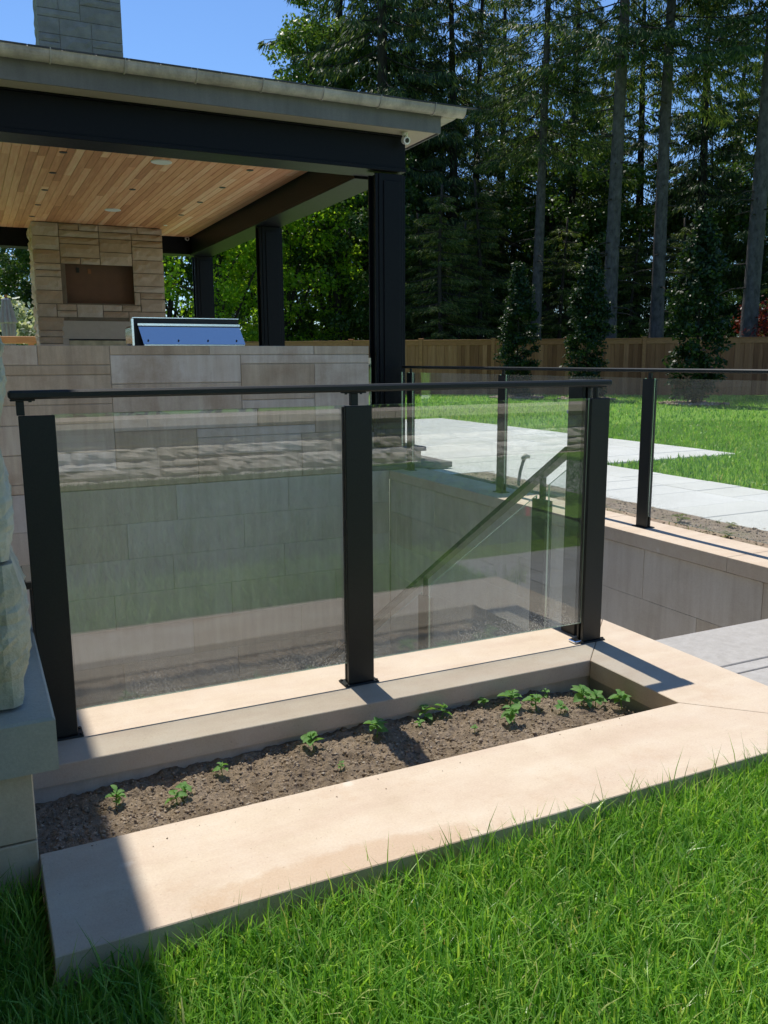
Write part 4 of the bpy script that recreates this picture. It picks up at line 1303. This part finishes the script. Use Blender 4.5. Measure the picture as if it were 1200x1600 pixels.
def unit(a):
    return a / np.maximum(1e-9, np.linalg.norm(a, axis=-1, keepdims=True))

def spruce_crown(seed, H, zc, R, step=0.42, dens=34, droop=0.45, hang=0.75, size=1.0, spread=0.45):
    g = np.random.default_rng(seed)
    Vs, Fs, o = [], [], 0
    LV, LF = [], []
    z = zc
    while z < H - 0.3:
        t = (z - zc) / (H - zc)
        nb = g.integers(4, 7)
        a0 = g.uniform(0, 6.28)
        for b in range(nb):
            a = a0 + b * 6.28 / nb + g.normal(0, 0.25)
            L = (R * (1 - t) ** 0.75 * g.uniform(1.0 - spread, 1.05 + spread * 0.3)) + 0.35
            if g.random() < 0.12: continue
            zz = z + g.uniform(-0.2, 0.2)
            dr = droop * g.uniform(0.7, 1.3)
            def pt(s):
                return np.stack([np.cos(a) * L * s, np.sin(a) * L * s, zz - dr * L * s + 0.32 * dr * L * s ** 3], -1)
            n = int(dens * L * (0.8 + 0.4 * g.random()))
            s = g.uniform(0.12, 1.0, n) ** 0.8
            base = pt(s)
            lat = g.normal(0, 1, n) * 0.16 * L * (1.05 - s) ** 0.7
            base[:, 0] += -np.sin(a) * lat; base[:, 1] += np.cos(a) * lat
            base[:, 2] -= np.abs(lat) * 0.35 + g.random(n) * 0.10
            out = np.array([np.cos(a), np.sin(a), 0.0])
            side = np.array([-np.sin(a), np.cos(a), 0.0])
            d = unit(out * g.uniform(0.05, 0.9, n)[:, None] + side * np.sign(lat)[:, None] * g.uniform(0, 0.7, n)[:, None] + np.array([0, 0, -1.0]) * (hang * g.uniform(0.3, 1.5, n))[:, None])
            w = unit(np.cross(d, g.normal(0, 1, (n, 3))))
            v, f = tris_from(base, d, w, g.uniform(0.13, 0.34, n) * size, g.uniform(0.028, 0.06, n) * size)
            Vs.append(v); Fs.append(f + o); o += len(v)
            ss = np.linspace(0, 0.95, 5)
            LV.append(tube([tuple(q) for q in pt(ss)], [0.022 * (1 - k * 0.2) + 0.004 for k in range(5)], 3, False))
        z += step * g.uniform(0.75, 1.25)
    return np.concatenate(Vs), np.concatenate(Fs), LV

def leaf_crown(seed, clumps, per, rad, size, flat=0.5):
    """clumps: list of centres with radius; leaf kites gathered round each"""
    g = np.random.default_rng(seed)
    C = np.array([c[:3] for c in clumps]); RR = np.array([c[3] for c in clumps])
    n = len(C) * per
    idx = np.repeat(np.arange(len(C)), per)
    q = unit(g.normal(0, 1, (n, 3))) * (g.random(n) ** 0.45)[:, None]
    q[:, 2] *= 0.7
    base = C[idx] + q * RR[idx][:, None]
    nrm = unit(g.normal(0, 1, (n, 3)) * 0.7 + np.array([0, 0, 0.8]) + q * 0.6)
    d = unit(np.cross(nrm, g.normal(0, 1, (n, 3))) + np.array([0, 0, -0.35]))
    w = unit(np.cross(nrm, d))
    return tris_from(base, d, w, size * g.uniform(0.6, 1.3, n), size * g.uniform(0.45, 0.85, n))

def bole(H, r0, r1, seed, bend=0.25, sides=12, flare=1.5, n=14):
    g = random.Random(seed)
    ph = g.uniform(0, 6)
    path = []; rad = []
    for k in range(n + 1):
        t = k / n
        path.append((bend * math.sin(t * 3 + ph) * t, bend * math.cos(t * 2.3 + ph) * t, -0.3 + (H + 0.3) * t))
        rr = r0 + (r1 - r0) * t
        if t < 0.08: rr *= 1 + (flare - 1) * (1 - t / 0.08)
        rad.append(rr * g.uniform(0.96, 1.04))
    return tube(path, rad, sides)

def stubs(H, z0, r, seed, n=26):
    g = random.Random(seed); out = []
    for _ in range(n):
        z = g.uniform(z0, H); a = g.uniform(0, 6.28); L = g.uniform(0.25, 1.3)
        out.append(tube([(math.cos(a) * r * 0.6, math.sin(a) * r * 0.6, z), (math.cos(a) * (r + L * 0.5), math.sin(a) * (r + L * 0.5), z - 0.05), (math.cos(a) * (r + L), math.sin(a) * (r + L), z - 0.25 * L)], [0.03, 0.02, 0.006], 4, False))
    return out

def proto_spruce(seed, H, zc, R, r0, mat='spruce', stub=True, **kw):
    V, F, LV = spruce_crown(seed, H, zc, R, **kw)
    crown = make_mesh('crown', V, F, MAT[mat])
    parts = LV
    if stub and zc > 3: parts = parts + stubs(zc + 1, 2.5, r0 * 0.8, seed)
    limbs = make_mesh('limbs', *merge(parts), MAT['bark_dark'])
    trunk = make_mesh('trunk', *bole(H, r0, 0.05, seed), MAT['bark' if r0 > 0.28 else 'bark_dark'], True)
    return {'crown': crown, 'limbs': limbs, 'trunk': trunk}

def proto_broad(seed, H, R, zc, mat, nclump, per, size, r0=0.16, stems=1, flat=1.0):
    g = random.Random(seed)
    cl = []
    zm = (zc + H) / 2; hz_ = (H - zc) / 2
    while len(cl) < nclump:
        a = g.uniform(0, 6.28); c = g.uniform(-1, 1); rr = g.random() ** 0.38
        s = math.sqrt(max(0, 1 - c * c))
        lump = 1 + 0.22 * noise.noise(Vector((math.cos(a) * 1.7 + seed, math.sin(a) * 1.7, c * 2.1)))
        p = (math.cos(a) * s * rr * R * lump, math.sin(a) * s * rr * R * lump, zm + c * rr * hz_ * lump)
        cl.append((*p, g.uniform(0.35, 0.75) * (R / 3.0) ** 0.4))
    V, F = leaf_crown(seed, cl, per, R, size)
    limb = []
    for k in range(9):
        c = cl[g.randrange(len(cl))]
        z0 = zc + g.uniform(-0.1, 0.5) * (H - zc)
        limb.append(tube([(0, 0, max(0.3, z0 - 0.5)), (c[0] * 0.4, c[1] * 0.4, z0 + (c[2] - z0) * 0.35), (c[0] * 0.8, c[1] * 0.8, z0 + (c[2] - z0) * 0.8), c[:3]], [r0 * 0.5, r0 * 0.36, r0 * 0.2, 0.01], 5, False))
    return {'crown': make_mesh('crown', V, F, MAT[mat]), 'limbs': make_mesh('limbs', *merge(limb), MAT['bark_dark']),
            'trunk': make_mesh('trunk', *bole(zc + (H - zc) * 0.75, r0, 0.04, seed, 0.2, 8, 1.3, 8), MAT['bark_dark'], True)}

def plant(protod, name, label, cat, xy, z=FAR_Z, rot=0.0, sc=1.0, group=None, tilt=(0, 0)):
    r_ = thing(name, label, cat, (xy[0], xy[1], z), group)
    r_.rotation_euler = (tilt[0], tilt[1], rot)
    r_.scale = (sc, sc, sc)
    for nm, me in protod.items():
        o = bpy.data.objects.new(nm, me); COL.objects.link(o); o.parent = r_
        if nm != 'trunk': o['kind'] = 'stuff'
    return r_

TALL = proto_spruce(1, 26.0, 12.0, 3.6, 0.285, dens=92, step=0.5, droop=0.5)
TALL2 = proto_spruce(2, 25.0, 11.5, 3.8, 0.295, dens=92, step=0.5, droop=0.55)
SPR_A = proto_spruce(3, 21.0, 2.6, 4.2, 0.27, dens=92, step=0.5, droop=0.5, hang=1.0)
SPR_B = proto_spruce(4, 18.0, 1.2, 4.4, 0.22, dens=92, step=0.5, droop=0.4, hang=0.8)
HEM = proto_spruce(5, 8.5, 0.5, 2.7, 0.12, 'hemlock', False, dens=120, step=0.36, droop=0.22, hang=0.45, size=0.8, spread=0.75)
MAP_A = proto_broad(21, 10.5, 3.6, 1.2, 'maple', 190, 75, 0.17)
MAP_B = proto_broad(22, 15.5, 2.7, 3.0, 'maple_dull', 170, 200, 0.14, 0.22)
BEE_A = proto_broad(23, 12.0, 4.2, 1.0, 'beech', 170, 180, 0.19, 0.2)

GT = 'trees beyond the fence'
# the three bare trunks that stand in front
plant(TALL, 'spruce_tree', 'tall spruce with a bare grey trunk, left of the three pale trunks', 'tree', at(945, 31.0), rot=0.3, group=GT)
plant(TALL, 'spruce_tree', 'tall spruce with a bare grey trunk, middle of the three pale trunks', 'tree', at(1019, 31.5), rot=2.1, sc=0.98, group=GT)
plant(TALL2, 'spruce_tree', 'tall spruce with the thickest pale trunk, at the right edge of the picture', 'tree', at(1158, 30.0), rot=4.0, sc=1.06, group=GT)
plant(TALL2, 'spruce_tree', 'spruce with a thin dark trunk left of the three pale trunks', 'tree', at(833, 33.5), rot=5.0, sc=0.8, group=GT)
sp = [(545, 46, 'A', 4.2, 1.4, 'tallest dark spruce rising behind the maple above the roof'),
      (705, 41, 'A', 5.5, 1.05, 'drooping spruce between the roof corner and the thin dark trunk'),
      (775, 52, 'A', 0.4, 1.15, 'tall spruce far behind, just left of the thin dark trunk'),
      (597, 40, 'A', 0.2, 1.38, 'dark spruce rising just above the pavilion roof corner'),
      (640, 43, 'A', 1.3, 1.05, 'drooping dark spruce right of the pavilion roof corner'),
      (740, 46, 'A', 2.6, 1.05, 'drooping spruce above the hemlock, left of the thin dark trunk'),
      (795, 46, 'B', 0.9, 0.95, 'spruce behind the thin dark trunk'),
      (885, 43, 'A', 3.3, 1.0, 'dark spruce filling the gap between the thin trunk and the left pale trunk'),
      (985, 44, 'A', 4.4, 1.02, 'dark spruce behind the gap between the left and middle pale trunks'),
      (1075, 40, 'A', 5.2, 1.0, 'dark spruce right of the middle pale trunk'),
      (1120, 48, 'B', 1.9, 1.1, 'spruce far behind, left of the thickest pale trunk'),
      (1215, 38, 'A', 2.2, 1.05, 'dark spruce cut by the right edge of the picture'),
      (1300, 36, 'A', 0.7, 1.0, 'spruce standing just outside the right edge of the picture'),
      (690, 52, 'B', 3.9, 1.0, 'spruce far behind the hemlock'),
      (930, 54, 'B', 4.9, 1.1, 'spruce far behind the left pale trunk'),
      (30, 44, 'B', 2.9, 0.75, 'dark spruce seen left of the stone fireplace'),
      (-60, 40, 'B', 1.1, 0.75, 'spruce just outside the left edge of the picture')]
for (u, d, k, ro, sc_, lab) in sp:
    plant(SPR_A if k == 'A' else SPR_B, 'spruce_tree', lab, 'tree', at(u, d), rot=ro, sc=sc_, group=GT)
hm = [(660, 34.5, 1.2, 0.8, 'feathery hemlock close to the right edge of the big pavilion column'),
      (718, 34.0, 5.2, 0.75, 'smaller feathery hemlock left of the leftmost columnar tree'),
      (690, 32.5, 0.0, 0.88, 'feathery green hemlock right of the big pavilion column'),
      (745, 35.0, 2.0, 0.95, 'taller feathery hemlock behind the fence left of the thin trunk'),
      (870, 36.0, 4.0, 0.8, 'dark hemlock behind the middle columnar tree'),
      (1060, 36.0, 1.0, 0.8, 'dark hemlock behind the tallest columnar tree'),
      (980, 37.0, 5.0, 0.75, 'dark hemlock between the left and middle pale trunks'),
      (1230, 33.0, 3.0, 0.85, 'hemlock at the right edge behind the fence'),
      (620, 37.0, 3.6, 0.9, 'hemlock hidden mostly by the big pavilion column')]
for (u, d, ro, sc_, lab) in hm:
    plant(HEM, 'hemlock_tree', lab, 'tree', at(u, d), rot=ro, sc=sc_, group=GT)
bt = [(MAP_A, 350, 33.5, 0.4, 0.92, 'sunlit yellow green maple seen between the two far pavilion columns'),
      (MAP_A, 455, 35.0, 2.4, 0.95, 'bright green maple right of the middle pavilion column'),
      (BEE_A, 535, 36.0, 1.4, 0.9, 'darker beech left of the big front column'),
      (BEE_A, 262, 37.0, 4.4, 0.9, 'dark beech just right of the stone fireplace'),
      (BEE_A, 405, 47.0, 3.4, 0.8, 'beech behind the two bright maples'),
      (MAP_B, 530, 44.0, 1.7, 1.3, 'tall light green maple rising above the pavilion roof against the sky'),
      (MAP_B, 610, 46.0, 2.7, 1.25, 'tall maple behind the dark spruce above the roof corner'),
      (BEE_A, 120, 40.0, 5.4, 0.8, 'beech hidden mostly behind the stone fireplace'),
      (BEE_A, 850, 41.0, 0.1, 1.0, 'beech with open crown letting sky through behind the thin trunk'),
      (MAP_B, 900, 50.0, 1.9, 1.0, 'maple far behind with light leaves between the trunks'),
      (BEE_A, 1110, 42.0, 2.2, 1.05, 'beech between the middle and thickest pale trunks')]
for (pr_, u, d, ro, sc_, lab) in bt:
    plant(pr_, 'broadleaf_tree', lab, 'tree', at(u, d), rot=ro, sc=sc_, group=GT)

# columnar trees in front of the fence
def proto_column(seed, H, R):
    g = random.Random(seed)
    cl = []
    for _ in range(190):
        t = g.random() ** 0.9
        r_ = R * (0.55 + 0.6 * math.sin(min(1, t * 1.25 + 0.15) * math.pi * 0.62)) * (1 - t ** 3.5) * g.uniform(0.35, 1.05)
        a = g.uniform(0, 6.28)
        cl.append((math.cos(a) * r_, math.sin(a) * r_, 0.15 + t * (H - 0.15), g.uniform(0.14, 0.26)))
    V, F = leaf_crown(seed, cl, 75, R, 0.10)
    return {'crown': make_mesh('crown', V, F, MAT['hornbeam']), 'trunk': make_mesh('trunk', *bole(H * 0.9, 0.05, 0.01, seed, 0.03, 6, 1.2, 6), MAT['bark_dark'])}
CO = proto_column(31, 4.5, 0.6)
CO2 = proto_column(32, 4.3, 0.55)
plant(CO2, 'columnar_tree', 'thin columnar tree against the fence, leftmost of the three', 'tree', at(806, 26.2), rot=0.5, sc=0.92, group='columnar trees along the fence')
plant(CO, 'columnar_tree', 'columnar tree in front of the left pale trunk', 'tree', at(915, 24.8), rot=2.5, sc=0.93, group='columnar trees along the fence')
plant(CO, 'columnar_tree', 'tallest columnar tree, nearest of the three, at the right', 'tree', at(1081, 22.0), rot=4.5, sc=1.06, group='columnar trees along the fence')
for k, (u, d, lab) in enumerate(((806, 26.2, 'thin mulch patch round the leftmost columnar tree'), (915, 24.8, 'brown mulch patch round the middle columnar tree'), (1081, 22.0, 'mulch patch round the tallest columnar tree'))):
    cx, cy_ = at(u, d)
    pts = []
    for _ in range(500):
        a, r_ = random.uniform(0, 6.28), 0.85 * math.sqrt(random.random())
        pts.append((cx + math.cos(a) * r_, cy_ + math.sin(a) * r_, FAR_Z + 0.05))
    v, f = clods(pts, 0.02, 0.07)
    tag(obj('mulch', v, f, MAT['clod']), lab, 'mulch', 'mulch round the columnar trees', kind='stuff')

# red leaved shrub glimpsed at the right, pale shrub and closed parasol at the far left
RED = proto_broad(41, 3.2, 1.3, 0.5, 'red_leaf', 40, 90, 0.12, 0.05)
plant(RED, 'red_shrub', 'red leaved shrub behind the fence at the right edge', 'shrub', at(1195, 30.5), z=FAR_Z, sc=1.05)
PALE = proto_broad(42, 2.5, 0.85, 0.5, 'pale_leaf', 50, 70, 0.13, 0.04)
plant(PALE, 'pale_shrub', 'pale variegated shrub seen left of the stone fireplace', 'shrub', (1.25, 19.6), z=FAR_Z, sc=1.0)
um = thing('closed_parasol', 'closed grey canvas parasol at the far left behind the counter wall', 'parasol', (0.80, 18.4, FAR_Z))
V = []; F = []
prof = [(2.36, 0.03), (2.33, 0.07), (2.2, 0.09), (2.0, 0.125), (1.90, 0.15), (1.87, 0.115), (1.7, 0.11), (1.4, 0.085), (0.9, 0.065)]
ns = 20
for k, (zz, rr) in enumerate(prof):
    for i in range(ns):
        a = 2 * math.pi * i / ns
        q = rr * (1 + (0.22 * (-1) ** i if 0 < k else 0)) * random.uniform(0.94, 1.06)
        V.append((0.80 + math.cos(a) * q, 18.4 + math.sin(a) * q, zz))
for k in range(len(prof) - 1):
    for i in range(ns):
        j = (i + 1) % ns
        F.append((k * ns + i, (k + 1) * ns + i, (k + 1) * ns + j, k * ns + j))
F.append(tuple(range(ns)))
obj('canopy', V, F, MAT['canvas'], um, False)
obj('pole', *tube([(0.80, 18.4, FAR_Z), (0.80, 18.4, 2.42)], 0.025, 8), MAT['fence_rail'], um)
obj('base', *tube([(0.80, 18.4, FAR_Z), (0.80, 18.4, FAR_Z + 0.08)], [0.3, 0.28], 20), MAT['concrete'], um)
tb = thing('timber_screen', 'orange timber rail at the far left behind the counter wall', 'screen', (0.2, 17.0, FAR_Z))
box('rail', -1.5, 1.25, 16.98, 17.12, 1.47, 1.60, MAT['timber'], tb, 0.01)
for xx in (-1.3, -0.2, 1.1):
    box('post', xx - 0.05, xx + 0.05, 17.0, 17.10, FAR_Z, 1.469, MAT['timber'], tb, 0.005)

# hedge behind the garden wall at the viewer's back, and the far wood that closes the view
g = random.Random(77)
HEDGE = [(g.uniform(-4, 10), g.uniform(-5.6, -4.6), g.uniform(0.0, 2.2), g.uniform(0.3, 0.5)) for _ in range(150)]
v, f = leaf_crown(55, HEDGE, 60, 1, 0.14)
hd = obj('hedge', v, f, MAT['beech'])
tag(hd, 'dark hedge behind the low garden wall, mirrored at the top of the glass', 'hedge')
WOOD = []
for _ in range(900):
    u = g.uniform(-700, 1900); d = g.uniform(58, 82)
    px, py = at(u, d)
    hmax = 8.5 if u < 430 else 13.0
    WOOD.append((px, py, abs(g.gauss(0, 0.5)) * hmax, g.uniform(1.0, 2.2)))
v, f = leaf_crown(56, WOOD, 55, 1, 0.55)
tag(obj('distant_wood', v, f, MAT['beech']), 'dark distant wood closing the view behind the trees', 'wood', kind='stuff')
